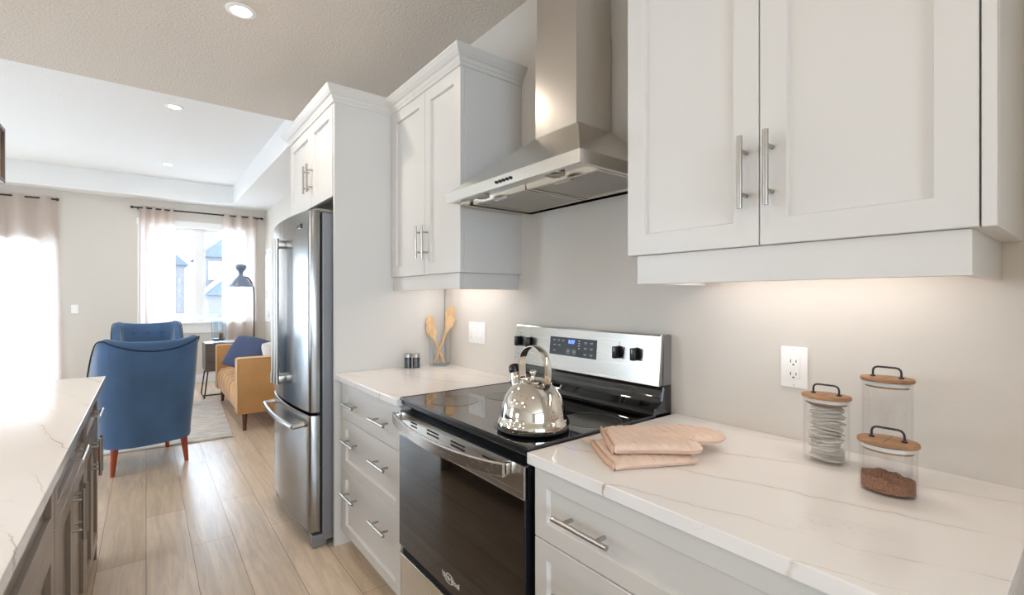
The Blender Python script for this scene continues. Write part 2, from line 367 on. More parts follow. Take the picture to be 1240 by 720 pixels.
def window_y(name, x0, x1, z0, z1, y, mull=None, trim=.09, fr=.05, side=-1, glassm=True, casement=True):
    """window in a wall across x; room side is y+side"""
    b = NB(); t = .02; ya, yb = (y-t, y) if side < 0 else (y, y+t)
    if trim:
        box(b, x0-trim, x0, ya, yb, z0-.06, z1+trim, .004); box(b, x1, x1+trim, ya, yb, z0-.06, z1+trim, .004)
        box(b, x0-trim-.01, x1+trim+.01, ya-.006, yb, z1, z1+trim, .004)
        box(b, x0-trim, x1+trim, ya, yb, z0-.17, z0-.03, .004)
        box(b, x0-trim-.02, x1+trim+.02, ya-.03, yb, z0-.03, z0, .004)
    o = struct(name, b, M_trim)
    f = NB(); yc = y+.10; d = .03
    box(f, x0, x0+fr, yc-d, yc+d, z0, z1, .004); box(f, x1-fr, x1, yc-d, yc+d, z0, z1, .004)
    box(f, x0+fr, x1-fr, yc-d, yc+d, z0, z0+fr*.8, .004); box(f, x0+fr, x1-fr, yc-d, yc+d, z1-fr*.9, z1, .004)
    for m_ in (mull or []): box(f, m_-.07, m_+.07, yc-d-.01, yc+d, z0+fr*.8, z1-fr*.9, .006)
    obj('window_frame', f, M_trim, o)
    g = NB(); box(g, x0+fr*.5, x1-fr*.5, yc-.003, yc+.003, z0+.02, z1-.02); obj('pane', g, M_win, o)
    return o
window_y('window_1', -.01, 1.33, .94, 2.38, YF, [.66])
o = window_y('door_1', -3.7, -1.0, .02, 2.06, YF, [-1.9, -2.8], trim=.045, fr=.05)
b = NB(); box(b, -1.04, -1.025, YF+.03, YF+.07, .9, 1.1, .004); obj('door_handle', b, M_nickel, o)

# ------------------------------------------------------------------ outdoors
g = struct('ground', box(NB(), -60, 60, YF+.4, 110, -.6, -.35), M_snow); g.name = 'floor_outdoor_ground'
def house(name, label, x0, x1, y0, y1, zb, ze, zr, wins, gable=None):
    t = thing(name, label, 'house', ((x0+x1)/2, (y0+y1)/2, zb))
    obj('wall', box(NB(), x0, x1, y0, y1, zb, ze), M_hbrick, t)
    r = NB(); xm = (x0+x1)/2; prism(r, [(x0-.4, ze), (x1+.4, ze), (xm, zr)], 'y', y0-.3, y1+.3); obj('roof', r, M_roof, t)
    if gable:
        a, c, zt, zp = gable
        obj('garage', box(NB(), a, c, y0-3, y0, zb, zt), M_hbrick, t)
        r = NB(); prism(r, [(a-.4, zt), (c+.4, zt), ((a+c)/2, zp)], 'y', y0-3.3, y0); obj('garage_roof', r, M_roof, t)
        tr = NB()
        for sgn in (-1, 1):
            xm2 = (a+c)/2; xe = a-.45 if sgn < 0 else c+.45
            prism(tr, [(xe, zt-.05), (xe, zt+.3), (xm2, zp+.3), (xm2, zp-.05)], 'y', y0-3.45, y0-3.3)
        obj('fascia', tr, M_trim, t)
    for (a, c, z0, z1) in wins:
        f = NB(); box(f, a-.12, c+.12, y0-.08, y0, z0-.12, z1+.12); f = obj('window', f, M_trim, t)
        obj('pane', box(NB(), a, c, y0-.1, y0-.07, z0, z1), M_lamp, f)
    return t
house('brick_house', 'grey brick house with a gabled garage, seen through the right window pane', 3.5, 7.6, 45, 53, -.4, 4.6, 6.7,
      [(4.1, 5.3, 2.9, 4.1)], gable=(3.7, 6.0, 1.5, 3.0))
house('brick_house', 'grey brick house with a plain gable, seen through the left window pane', 1.1, 3.1, 58, 64, -.4, 4.6, 5.9, [(1.5, 2.2, 2.2, 3.6)])
t = thing('young_tree', 'pale green leafy tree standing left of the houses outside the window', 'tree', (.75, 36, -.35))
obj('trunk', cyl(NB(), (.75, 36, -.35), (.75, 36, 1.6), .09, 8, .05), M_walnut, t)
b = NB()
for i in range(26):
    a = random.uniform(0, 6.28); r = random.uniform(0, .62); z = random.uniform(1.1, 3.6); rr = r*(1-abs(z-2.1)/2.2)
    bmesh.ops.create_icosphere(b, subdivisions=1, radius=random.uniform(.2, .36), matrix=Matrix.Translation((.75+rr*math.cos(a), 36+rr*math.sin(a), z)))
obj('foliage', b, M_leafy, t)
t = thing('garden_fence', 'low blue grey slat fence beyond the living room window', 'fence', (1.2, 20, -.35))
b = NB()
for i in range(9): box(b, .55+i*.17, .67+i*.17, 20, 20.03, -.35, .72)
obj('slats', b, M_bluef, t); b = NB(); box(b, .5, 2.1, 20.03, 20.08, .45, .53); box(b, .5, 2.1, 20.03, 20.08, -.1, -.02); obj('rail', b, M_bluef, t)

# ------------------------------------------------------------------ cabinet helpers
def shaker(bm, xf, s, y0, y1, z0, z1, rail=.057, rec=.0125, th=.02):
    """shaker front in an x-plane; s=-1 faces -x, s=+1 faces +x; front plane at xf"""
    c = .0018; d = -s
    def rect(x, k): return [(x, y0+k, z0+k), (x, y1-k, z0+k), (x, y1-k, z1-k), (x, y0+k, z1-k)]
    rs = [rect(xf+d*th, 0), rect(xf+d*c, 0), rect(xf, c), rect(xf, rail), rect(xf+d*.0015, rail+.0012), rect(xf+d*rec, rail+.0035)]
    vr = [[bm.verts.new(p) for p in r] for r in rs]
    for a, b in zip(vr, vr[1:]):
        for i in range(4):
            j = (i+1) % 4; bm.faces.new((a[i], a[j], b[j], b[i]))
    bm.faces.new(vr[0]); bm.faces.new(vr[-1]); return bm
def pull(parent, x, s, y, z, length, vertical=True, r=.0062, standoff=.033, posts=.6, name='handle'):
    """bar pull with two posts; x is the front plane, s the outward sign"""
    b = NB(); xb = x+s*standoff; h = length/2; k = h*posts
    if vertical:
        cyl(b, (xb, y, z-h), (xb, y, z+h), r, 16)
        for q in (-k, k): cyl(b, (x-s*.0005, y, z+q), (xb, y, z+q), r*.8, 12)
    else:
        cyl(b, (xb, y-h, z), (xb, y+h, z), r, 16)
        for q in (-k, k): cyl(b, (x-s*.0005, y+q, z), (xb, y+q, z), r*.8, 12)
    return obj(name, b, M_nickel, parent, 40)

# ---- wall cabinet beside the fridge panel
def wall_cabinet(label, y0, y1, z0, z1, xd, split, pulls, yfill=0, rail_y=None, rail_x=1.10):
    t = thing('wall_cabinet', label, 'cabinet', (XW, (y0+y1)/2, z0))
    b = NB(); box(b, xd+.021, XW, y0, y1, z0, z1, .0015)
    obj('body', b, M_cab, t)
    ys = [y0+yfill, split, y1-.002]
    for i in range(2):
        d = obj('door', shaker(NB(), xd, -1, ys[i]+.0015, ys[i+1]-.0015, z0+.001, z1-.002), M_cab, t)
        pull(d, xd, -1, pulls[i][0], pulls[i][1], .165)
    return t
tl = wall_cabinet('tall white wall cabinet with two shaker doors, between the fridge panel and the range hood', 1.785, 2.528, 1.427, 2.345, 1.10, 2.125, [(2.094, 1.588), (2.158, 1.592)])
tr = wall_cabinet('large white two door wall cabinet in the foreground, over the glass jars', .118, .872, 1.433, 2.345, 1.10, .4985, [(.470, 1.60), (.527, 1.60)], yfill=.021)
# filler strip on near end
obj('end_filler', box(NB(), 1.10, 1.1215, .1185, .1375, 1.433, 2.345, .0015), M_cab, tr)
def light_rail(t, y0, y1, x0, z0, z1, returns):
    b = NB(); box(b, x0, x0+.02, y0, y1, z0, z1, .001)
    for (a, c) in returns: box(b, x0+.02, XW, a, c, z0, z1, .001)
    obj('light_rail', b, M_cab, t)
light_rail(tl, 1.812, 2.528, 1.112, 1.353, 1.427, [(1.812, 1.83)])
light_rail(tr, .15, .843, 1.112, 1.353, 1.433, [(.15, .168), (.825, .843)])
# ---- fridge cabinet and panels
tf = thing('fridge_cabinet', 'white two door cabinet above the steel refrigerator with full height side panels', 'cabinet', (XW, 3.01, 1.85))
b = NB(); box(b, .80, XW-.004, 2.552, 3.462, 1.868, 2.345, .001); obj('body', b, M_cab, tf)
for (a, c, py) in ((2.553, 2.965, 2.93), (2.968, 3.461, 3.005)):
    d = obj('door', shaker(NB(), .779, -1, a+.0015, c-.0015, 1.852, 2.343), M_cab, tf); pull(d, .779, -1, py, 2.02, .165)
obj('side_panel', box(NB(), .783, XW-.004, 2.53, 2.551, 0, 2.345, .001), M_cab, tf)
obj('side_panel', box(NB(), .783, XW-.004, 3.463, 3.482, 0, 2.345, .001), M_cab, tf)
# ---- crown moulding swept along the cabinet tops
def crown(name, label, path, z0, m=M_cab):
    # profile: outward offset, height
    prof = [(0, 0), (.006, .002), (.010, .012), (.010, .018), (.016, .024), (.020, .036), (.022, .042), (.032, .048), (.050, .066), (.060, .082), (.064, .086), (.066, .095), (.0, .095)]
    n = len(path); P = [Vector((p[0], p[1])) for p in path]; rings = []
    def nrm(a, b):
        d = (b-a).normalized(); return Vector((d.y, -d.x))
    for i, p in enumerate(P):
        if i == 0: q = nrm(P[0], P[1])
        elif i == n-1: q = nrm(P[-2], P[-1])
        else:
            a = nrm(P[i-1], P[i]); c = nrm(P[i], P[i+1]); q = (a+c)/(1+a.dot(c))
        rings.append([(p.x+q.x*o*.72, p.y+q.y*o*.72, z0+h*.80) for o, h in prof])
    b = NB(); loft(b, rings); o = obj(name, b, m); base(o, (path[0][0], path[0][1], z0)); return tagp(o, label, 'moulding')
crown('crown_moulding', 'white stepped crown moulding along the tops of the fridge cabinet and far wall cabinet', [(XW, 1.785), (1.10, 1.785), (1.10, 2.53), (.779, 2.53), (.779, 3.482), (1.44, 3.482)][::-1] if False else [(1.44, 3.482), (.779, 3.482), (.779, 2.53), (1.10, 2.53), (1.10, 1.785), (XW, 1.785)], 2.3455)
crown('crown_moulding', 'white crown moulding on the near wall cabinet beside the hood chimney', [(XW, .872), (1.10, .872), (1.10, .118), (XW, .118)], 2.3455)

# ---- base cabinets
def base_cabinet(label, y0, y1, f0, f1, pulls):
    t = thing('drawer_cabinet', label, 'cabinet', (1.12, (y0+y1)/2, 0))
    b = NB(); box(b, .822, XW-.004, y0, y1, .105, .884, .001); box(b, .895, XW-.004, y0, y1, 0, .105); obj('body', b, M_cab, t)
    for (z0, z1, zp) in ((.697, .877, .785), (.441, .694, .60), (.112, .438, .335)):
        d = obj('drawer', shaker(NB(), .80, -1, f0, f1, z0, z1, rail=.045), M_cab, t)
        for p in pulls: pull(d, .80, -1, p, zp, .17, False)
    return t
base_cabinet('white three drawer base cabinet between the refrigerator panel and the range', 1.747, 2.529, 1.75, 2.45, (1.93, 2.30))
base_cabinet('white drawer base cabinet in the foreground, on the near side of the range', .10, .934, .105, .931, (.745, .28))
def worktop(label, y0, y1):
    o = obj('worktop', box(NB(), .779, XW-.0005, y0, y1, .8845, .914, .002), M_qz); base(o, (1.1, (y0+y1)/2, .8845)); return tagp(o, label, 'worktop')
worktop('short white quartz worktop between the range and the fridge panel', 1.742, 2.529)
worktop('white quartz worktop with brown veins under the oven mitt and jars', .09, .938)

# ---- kitchen island
XI = -.192
def island_cab(label, y0, y1, doors, far=False):
    t = thing('island_cabinet', label, 'cabinet', (-.6, (y0+y1)/2, 0))
    b = NB(); box(b, -1.10, XI-.021, y0, y1, .10, .883, .001); box(b, -1.04, XI-.09, y0+.002, y1-.002, 0, .10); obj('body', b, M_isl, t)
    d = obj('drawer', shaker(NB(), XI, 1, y0+.002, y1-.002, .698, .872, rail=.05, rec=.012), M_isl, t)
    pull(d, XI, 1, (y0+y1)/2, .79, .2, False, standoff=.03)
    ym = (y0+y1)/2
    for (a, c, p) in ((y0+.002, ym-.0015, ym-.035), (ym+.0015, y1-.002, ym+.035)):
        d = obj('door', shaker(NB(), XI, 1, a, c, .106, .694, rec=.012), M_isl, t)
        pull(d, XI, 1, p, .60, .165, standoff=.03)
island_cab('taupe island cabinet unit nearest the blue chair, under the far end of the island top', 2.532, 3.14, 2)
island_cab('middle taupe island cabinet unit with drawer and double doors', 1.732, 2.530, 2)
island_cab('nearest taupe island cabinet unit at the bottom left corner of the photo', .27, 1.730, 2)
o = obj('island_worktop', box(NB(), -1.32, -.163, .22, 3.172, .8845, .914, .002), M_qz); base(o, (-.7, 2, .8845)); tagp(o, 'white quartz island top with pointed far corner, at the left edge', 'worktop')
o = obj('island_end_panel', box(NB(), -1.10, XI-.004, 3.141, 3.158, 0, .8835, .001), M_isl); base(o, (-.6, 3.15, 0)); tagp(o, 'taupe end panel closing the far end of the island', 'panel')

# ------------------------------------------------------------------ range hood
t = thing('range_hood', 'stainless steel pyramid range hood with chimney over the range', 'range hood', (XW, 1.342, 1.71))
HX, HY0, HY1, HZ0, HZ1 = .995, .957, 1.728, 1.710, 1.750
b = NB()
o4 = lambda x, k, z: [(x+k, HY0+k, z), (XW-.001, HY0+k, z), (XW-.001, HY1-k, z), (x+k, HY1-k, z)]
loft(b, [o4(HX, .018, HZ0+.014), o4(HX, .018, HZ0), o4(HX, 0, HZ0), o4(HX, 0, HZ1), o4(HX, .002, HZ1+.001),
         [(1.255, 1.215, 1.963), (XW-.001, 1.215, 1.963), (XW-.001, 1.455, 1.963), (1.255, 1.455, 1.963)]])
obj('canopy', b, M_hood, t)
b = NB(); box(b, 1.250, XW-.001, 1.220, 1.450, 1.960, 2.335, .001); obj('chimney_lower', b, M_ss, t)
b = NB(); box(b, 1.254, XW-.001, 1.224, 1.446, 2.3355, ZC-.001, .001); obj('chimney_upper', b, M_ss, t)
for i in range(5):
    yb = 1.368-i*.0205
    obj('button', cyl(NB(), (HX+.001, yb, 1.729), (HX-.005, yb, 1.729), .0055, 14), M_blk, t, 40)
M_mesh = mat('filter_mesh', (170, 166, 158), .4, 1, bump=1, bscale=1, stretch=(1, 210, 1))
for (a, c) in ((.99, 1.338), (1.346, 1.695)):
    b = NB(); x0, x1 = 1.11, 1.425
    box(b, x0, x0+.012, a, c, HZ0+.004, HZ0+.014); box(b, x1-.012, x1, a, c, HZ0+.004, HZ0+.014)
    box(b, x0+.012, x1-.012, a, a+.012, HZ0+.004, HZ0+.014); box(b, x0+.012, x1-.012, c-.012, c, HZ0+.004, HZ0+.014)
    f = obj('filter', b, M_hood, t)
    b = NB(); n = 46
    for k in range(n):
        y = a+.012+(c-a-.024)*(k+.5)/n
        cyl(b, (x0+.012, y, HZ0+.0105), (x1-.012, y, HZ0+.0105), .0028, 6)
    obj('filter_mesh', b, M_nickel, f, 40)
    ym = (a+c)/2; b = NB(); box(b, 1.125, 1.14, ym-.04, ym+.04, HZ0-.001, HZ0+.005, .002); obj('filter_latch', b, M_nickel, f)
for y in (1.13, 1.56):
    b = NB(); lathe(b, [(.034, .0125), (.034, .006), (.028, .003), (.025, .006)], (1.058, y, HZ0), 24); l = obj('lamp_ring', b, M_nickel, t, 40)
    b = NB(); lathe(b, [(.025, .0105), (.025, .0065)], (1.058, y, HZ0), 24); obj('lamp_lens', b, M_bulb, l, 40)

# ------------------------------------------------------------------ range
RY0, RY1 = .9455, 1.7345
t = thing('kitchen_range', 'stainless steel electric range with black glass top, between the two white worktops', 'range', (1.12, 1.34, 0))
b = NB(); box(b, .838, 1.44, RY0+.001, RY1-.001, .03, .893, .002); obj('body', b, M_blk, t)
for x in (.87, 1.40):
    for y in (RY0+.05, RY1-.05): obj('levelling_foot', cyl(NB(), (x, y, 0), (x, y, .032), .018, 12), M_blk, t, 40)
# cooktop
b = NB(); box(b, .797, 1.345, RY0, RY1, .8935, .914, .003); obj('cooktop_frame', b, M_blk, t)
b = NB(); box(b, .790, 1.345, RY0-.0005, RY1+.0005, .914, .9205, .002); obj('cooktop', b, M_gblk, t)
b = NB()
for (a, c, d, e) in ((.789, .7935, RY0, RY1), (.7935, 1.345, RY0-.001, RY0+.0035), (.7935, 1.345, RY1-.0035, RY1+.001)):
    box(b, a, c, d, e, .9135, .9222, .001)
obj('cooktop_edge', b, M_shk, t)
for (x, y, r) in ((1.135, 1.035, .094), (1.13, 1.50, .075), (.93, 1.115, .105), (.93, 1.55, .09)):
    b = NB(); lathe(b, [(.001, .9207), (r, .9207), (r, .9209), (.001, .9209)], (x, y, 0), 48)
    f = obj('burner', b, M_ring, t)
    b = NB(); lathe(b, [(r-.002, .92085), (r, .92085), (r, .9212), (r-.002, .9212), (r-.002, .92085)], (x, y, 0), 48, cap=False); obj('burner_outline', b, M_ringl, f)
# backguard
b = NB(); prism(b, [(1.345, .905), (1.345, .924), (1.352, .932), (1.380, .946), (1.392, .962), (1.398, .99), (1.398, 1.012), (1.44, 1.012), (1.44, .905)], 'y', RY0+.004, RY1+.004)
obj('lower_backguard', b, M_gblk, t, 35)
b = NB(); prism(b, [(1.336, .9215), (1.345, .930), (1.352, .9345), (1.352, .9215)], 'y', RY0+.008, RY1); obj('rear_trim', b, M_blk, t)
b = NB(); prism(b, [(1.340, .9215), (1.352, .940), (1.384, .962), (1.396, 1.008), (1.40, 1.008), (1.40, .9215)], 'y', RY0, RY0+.008); obj('end_trim', b, M_shk, t)
b = NB(); prism(b, [(1.374, 1.012), (1.376, 1.02), (1.392, 1.181), (1.396, 1.186), (1.447, 1.186), (1.447, 1.012)], 'y', RY0+.012, RY1+.016); obj('control_panel', b, M_ssh, t)
b = NB(); prism(b, [(1.373, 1.012), (1.391, 1.187), (1.403, 1.187), (1.387, 1.012)], 'y', RY0+.007, RY0+.0118); obj('panel_end_trim', b, M_nickel, t)
b = NB(); prism(b, [(1.404, .914), (1.404, 1.183), (1.447, 1.183), (1.447, .914)], 'y', RY0+.008, RY0+.0115); obj('panel_side', b, M_dkst, t)
def px(z): return 1.376+(z-1.02)*(.016/.161)   # face of the control panel
def pan(bm, y0, y1, z0, z1, th=.002, o=.0):
    prism(bm, [(px(z0)-th-o, z0), (px(z1)-th-o, z1), (px(z1)-o+.001, z1), (px(z0)-o+.001, z0)], 'y', y0, y1); return bm
f = obj('display', pan(NB(), 1.243, 1.508, 1.073, 1.148), M_disp, t)
text('clock_digits', '8:07', .021, M_red, f, (px(1.131)-.0028, 1.378, 1.131), (0, -1, 0), (.0989, 0, .995))
b = NB()
for i, y in enumerate((1.482, 1.455, 1.428)): pan(b, y-.006, y+.006, 1.133, 1.1355, .0006, .002)
for y in (1.478, 1.45): pan(b, y-.006, y+.006, 1.113, 1.1155, .0006, .002)
pan(b, 1.472, 1.484, 1.089, 1.0915, .0006, .002)
for y in (1.30, 1.268):
    for z in (1.133, 1.111, 1.087):
        pan(b, y-.008, y+.008, z, z+.002, .0006, .002); pan(b, y-.005, y+.005, z-.004, z-.0025, .0006, .002)
for z in (1.136, 1.126, 1.116, 1.106): pan(b, 1.331, 1.339, z, z+.004, .0006, .002)
for y in (1.395, 1.362):
    for (a, c, d, e) in ((-.009, .009, 0, .0012), (-.009, .009, .016, .0172), (-.009, -.0078, .0012, .016), (.0078, .009, .0012, .016)): pan(b, y+a, y+c, 1.083+d, 1.083+e, .0006, .002)
    pan(b, y-.003, y+.003, 1.089, 1.095, .0006, .002)
q_ = obj('display_print', b, M_mark, f); q_['kind'] = 'stuff'
for y in (1.052, 1.133, 1.637, 1.715):
    z = 1.113; x = px(z)
    b = NB(); cyl(b, (x+.002, y, z), (x-.006, y, z), .024, 28, .0225); k = obj('knob', b, M_blk, t, 40)
    b = NB(); box(b, x-.030, x-.0055, y-.0095, y+.0095, z-.022, z+.022, .003); obj('knob_grip', b, M_blk, k, 40)
    b = NB(); box(b, x-.0306, x-.0299, y-.001, y+.001, z+.004, z+.019); obj('knob_mark', b, M_mark, k)
b = NB()
for y in (1.052, 1.133): pan(b, y-.004, y+.004, 1.1475, 1.149, .0005, 0); pan(b, y-.002, y+.002, 1.142, 1.144, .0005, 0)
for y in (1.637, 1.715): pan(b, y-.004, y+.004, 1.1475, 1.149, .0005, 0)
q_ = obj('panel_print', b, M_slot, t); q_['kind'] = 'stuff'
# oven door
OX = .786
b = NB(); box(b, OX+.002, .836, RY0+.010, RY1-.004, .345, .868, .003); d = obj('oven_door', b, M_blk, t)
b = NB(); box(b, OX-.002, OX+.012, RY0+.010, RY1-.004, .780, .870, .002); box(b, OX-.002, .80, RY0+.010, RY1-.004, .868, .8705); f = obj('door_top_rail', b, M_ssh, d)
for (y, l) in ((1.60, .05), (1.455, .085), (1.29, .085)):
    for z in (.848, .836): obj('vent_slot', box(NB(), OX-.0025, OX-.0015, y-l/2, y+l/2, z-.0028, z+.0028), M_rub, f)
obj('vent_slot', box(NB(), OX-.0025, OX-.0015, 1.085, 1.15, .845, .851), M_rub, f)
b = NB(); box(b, OX-.0005, OX+.004, RY0+.0105, RY1-.0045, .350, .7795, .001); obj('door_glass', b, M_oven, d)
b = NB(); n = 28; rings = []
for i in range(n+1):
    u = i/n; y = RY1-.012-(RY1-RY0-.075)*u; k = 4*u*(1-u); x = OX-.030-.040*k**.8; h = .0195
    z = .852-.012*k
    rings.append([(x, y, z-h), (x-.004, y, z-h+.004), (x-.004, y, z+h-.004), (x, y, z+h), (x+.010, y, z+h-.003), (x+.010, y, z-h+.003)])
loft(b, rings)
for u in (0.0, 1.0):
    y = RY1-.012-(RY1-RY0-.075)*u; sg = -1 if u == 0 else 1
    box(b, OX-.028, OX-.0015, min(y, y+sg*.018), max(y, y+sg*.018), .836, .868, .003)
obj('door_handle', b, M_ssh, d, 35)
text('logo', 'Whirlpool', .026, M_logo, d, (OX-.0012, 1.335, .392), (0, -1, 0), (0, 0, 1))
# ellipse swoosh round the name
b = NB(); pts = [(OX-.0012, 1.345+.030*math.cos(a), .392+.015*math.sin(a)) for a in [R(60+i*12) for i in range(26)]]; tube(b, pts, .0011, 6); obj('logo_swoosh', b, M_logo, d)
b = NB(); box(b, .792, .836, RY0+.012, RY1-.006, .075, .318, .003); box(b, .784, .80, RY0+.012, RY1-.006, .308, .320, .002); obj('warming_drawer', b, M_ssh, t)
b = NB(); box(b, .80, .836, RY0+.014, RY1-.008, .320, .345); obj('door_gap', b, M_rub, t)
b = NB(); box(b, .85, 1.3, RY0+.03, RY1-.03, .002, .03); obj('kick_plate', b, M_rub, t)

# ------------------------------------------------------------------ kettle
KX, KY, KZ = .924, 1.083, .9212
t = thing('kettle', 'polished stainless steel dome kettle with arched handle, on the black cooktop', 'kettle', (KX, KY, KZ))
b = NB(); lathe(b, [(.090, 0), (.106, .001), (.108, .005), (.106, .009), (.10, .010)], (KX, KY, KZ), 56); obj('base_ring', b, M_blk, t, 50)
b = NB(); lathe(b, [(.095, .009), (.109, .010), (.1105, .016), (.109, .026), (.104, .034), (.101, .038), (.1005, .045), (.0985, .060), (.093, .080), (.084, .100), (.072, .117), (.058, .131), (.044, .140), (.040, .1425)], (KX, KY, KZ), 56); obj('body', b, M_chrome, t, 50)
b = NB(); lathe(b, [(.044, .1405), (.0455, .144), (.043, .1465), (.030, .150), (.016, .152), (.006, .153)], (KX, KY, KZ), 40); l = obj('lid', b, M_chrome, t, 50)
b = NB(); lathe(b, [(.006, .152), (.005, .158), (.009, .163), (.011, .169), (.008, .174), (.002, .175)], (KX, KY, KZ), 24); obj('lid_knob', b, M_chrome, l, 50)
hd = Vector((.0, 1.0, 0)).normalized(); sd = Vector((1, 0, 0))
b = NB(); pts = [(-.060, .131), (-.066, .16), (-.064, .195), (-.048, .228), (-.018, .245), (.014, .243), (.040, .226), (.052, .195), (.052, .16), (.048, .138)]
pp = smoothpath([Vector((KX, KY, KZ))+hd*a+Vector((0, 0, z)) for a, z in pts], 5); rings = []
for i, p in enumerate(pp):
    dd = (pp[min(i+1, len(pp)-1)]-pp[max(i-1, 0)]).normalized(); nn = sd.cross(dd).normalized(); wd = .0135
    rings.append([p+sd*wd-nn*.0012, p+sd*wd+nn*.0012, p+sd*wd*.5+nn*.0032, p-sd*wd*.5+nn*.0032, p-sd*wd+nn*.0012, p-sd*wd-nn*.0012])
loft(b, rings); obj('handle', b, M_chrome, t, 45)
for a, z in ((-.060, .134), (.049, .141)):
    p = Vector((KX, KY, KZ+z))+hd*a; obj('handle_bracket', cyl(NB(), p-Vector((.006, 0, 0)), p+Vector((.006, 0, 0)), .009, 14), M_blk, t, 40)
b = NB(); s0 = Vector((KX, KY, KZ)); tube(b, [s0+hd*.058+Vector((0, 0, .105)), s0+hd*.074+Vector((0, 0, .128)), s0+hd*.083+Vector((0, 0, .146)), s0+hd*.088+Vector((0, 0, .160))], [.026, .021, .017, .0155], 18); sp = obj('spout', b, M_chrome, t, 50)
b = NB(); p = s0+hd*.088+Vector((0, 0, .160)); q = hd*.3+Vector((0, 0, .86)); tube(b, [p-q*.004, p+q*.004, p+q*.020, p+q*.026], [.0165, .019, .0175, .010], 18); obj('whistle', b, M_blk, sp, 50)

# ------------------------------------------------------------------ refrigerator
FY0, FY1, FXM = 2.575, 3.452, 3.0135
t = thing('refrigerator', 'stainless steel french door refrigerator with bottom freezer, in the white cabinet surround', 'refrigerator', (1.05, FXM, 0))
b = NB(); box(b, .735, 1.42, FY0, FY1, .03, 1.765, .004); obj('body', b, M_dkst, t)
b = NB(); box(b, .722, .736, FY0+.014, FY1-.014, .075, 1.755); obj('door_gasket', b, M_rub, t)
def fx(y): u = (y-FXM)/((FY1-FY0)/2); return .672-.030*(1-u*u)
def curved_door(name, y0, y1, z0, z1, m, rnd0=True, rnd1=True):
    b = NB(); n = 16; poly = []
    for i in range(n+1):
        y = y0+(y1-y0)*i/n; x = fx(y)
        poly.append([x, y])
    # rounded outer corners
    r = .012
    front = [(p[0], p[1]) for p in poly]
    if rnd0: front[0] = (front[0][0]+r, y0); front.insert(1, (fx(y0)+r*.3, y0+r*.3)); front.insert(2, (fx(y0+r), y0+r))
    if rnd1: front[-1] = (front[-1][0]+r, y1); front.insert(-1, (fx(y1)+r*.3, y1-r*.3))
    full = front+[(.722, y1), (.722, y0)]
    def ring(z, k): return [(x+(k if x < .715 else 0), y, z) for x, y in full]
    loft(b, [ring(z0, .004), ring(z0+.004, 0), ring(z1-.004, 0), ring(z1, .004)])
    return obj(name, b, m, t, 32)
dn = curved_door('door', FY0, FXM-.002, .712, 1.775, M_fr, True, False)
df = curved_door('door', FXM+.002, FY1, .712, 1.775, M_fr, False, True)
dz = curved_door('freezer_drawer', FY0, FY1, .085, .695, M_fr)
for d, y in ((dn, FXM-.042), (df, FXM+.042)):
    b = NB(); xb = .593
    cyl(b, (xb, y, .815), (xb, y, 1.655), .0125, 20)
    for z in (.845, 1.625):
        cyl(b, (xb, y, z-.028), (xb, y, z+.028), .0155, 20)
        box(b, xb, fx(y)+.004, y-.011, y+.011, z-.02, z+.02, .005)
    obj('handle', b, M_nickel, d, 40)
b = NB(); pts = []
for i in range(13):
    u = i/12; y = 2.66+(3.39-2.66)*u; pts.append((.607-.022*4*u*(1-u), y, .632))
tube(b, pts, .0125, 16)
for i in (0, -1):
    p = pts[i]; tube(b, [(p[0]-.001, p[1], p[2]), (p[0]+.03, p[1], p[2]+.003), (fx(p[1])+.004, p[1], p[2]+.006)], [.013, .0125, .015], 14)
obj('handle', b, M_nickel, dz, 40)
b = NB(); box(b, fx(2.73)-.0045, fx(2.73)+.004, 2.69, 2.77, 1.688, 1.712, .002); obj('badge', b, M_shk, dn)
for (a, c) in ((FY0+.004, FY0+.07), (FY1-.07, FY1-.004)): obj('hinge_cover', box(NB(), .70, .80, a, c, 1.766, 1.785, .006), M_nickel, t)
b = NB(); box(b, .685, .76, FY0+.004, FY0+.055, .0, .066, .006); box(b, .685, .76, FY1-.055, FY1-.004, 0, .066, .006); box(b, .70, .73, FY0+.055, FY1-.055, .012, .068, .003); obj('toe_grille', b, M_dkst, t)
for y in (FY0+.05, FY1-.05): obj('rear_foot', cyl(NB(), (1.35, y, 0), (1.35, y, .031), .02, 12), M_blk, t, 40)

# ------------------------------------------------------------------ outlets and switches
def plate(name, label, cat, y0, y1, z0, z1, xw=XW):
    t = thing(name, label, cat, (xw, (y0+y1)/2, z0)); b = NB(); box(b, xw-.0065, xw, y0, y1, z0, z1, .0025); obj('cover_plate', b, M_plast, t, 40); return t
t = plate('wall_outlet', 'white duplex outlet on the wall beside the glass jars', 'outlet', .523, .593, 1.061, 1.176)
b = NB(); box(b, XW-.0095, XW-.006, .541, .575, 1.085, 1.152, .002); f = obj('receptacle', b, M_plast, t, 40)
b = NB()
for zc in (1.136, 1.100):
    for y, h in ((.565, .009), (.551, .007)): box(b, XW-.0102, XW-.0094, y-.001, y+.001, zc-h/2, zc+h/2)
    cyl(b, (XW-.0102, .558, zc-.010), (XW-.0094, .558, zc-.010), .0026, 10)
obj('outlet_slots', b, M_slot, f)
for z in (1.1205, 1.1145): obj('reset_button', box(NB(), XW-.011, XW-.0094, .548, .568, z, z+.003), M_plast, f)
for z in (1.068, 1.169): obj('screw', cyl(NB(), (XW-.0072, .558, z), (XW-.006, .558, z), .003, 10), M_seal, t, 40)
t = plate('light_switch', 'white three gang switch plate behind the range, near the spoons', 'light switch', 2.092, 2.252, 1.062, 1.178)
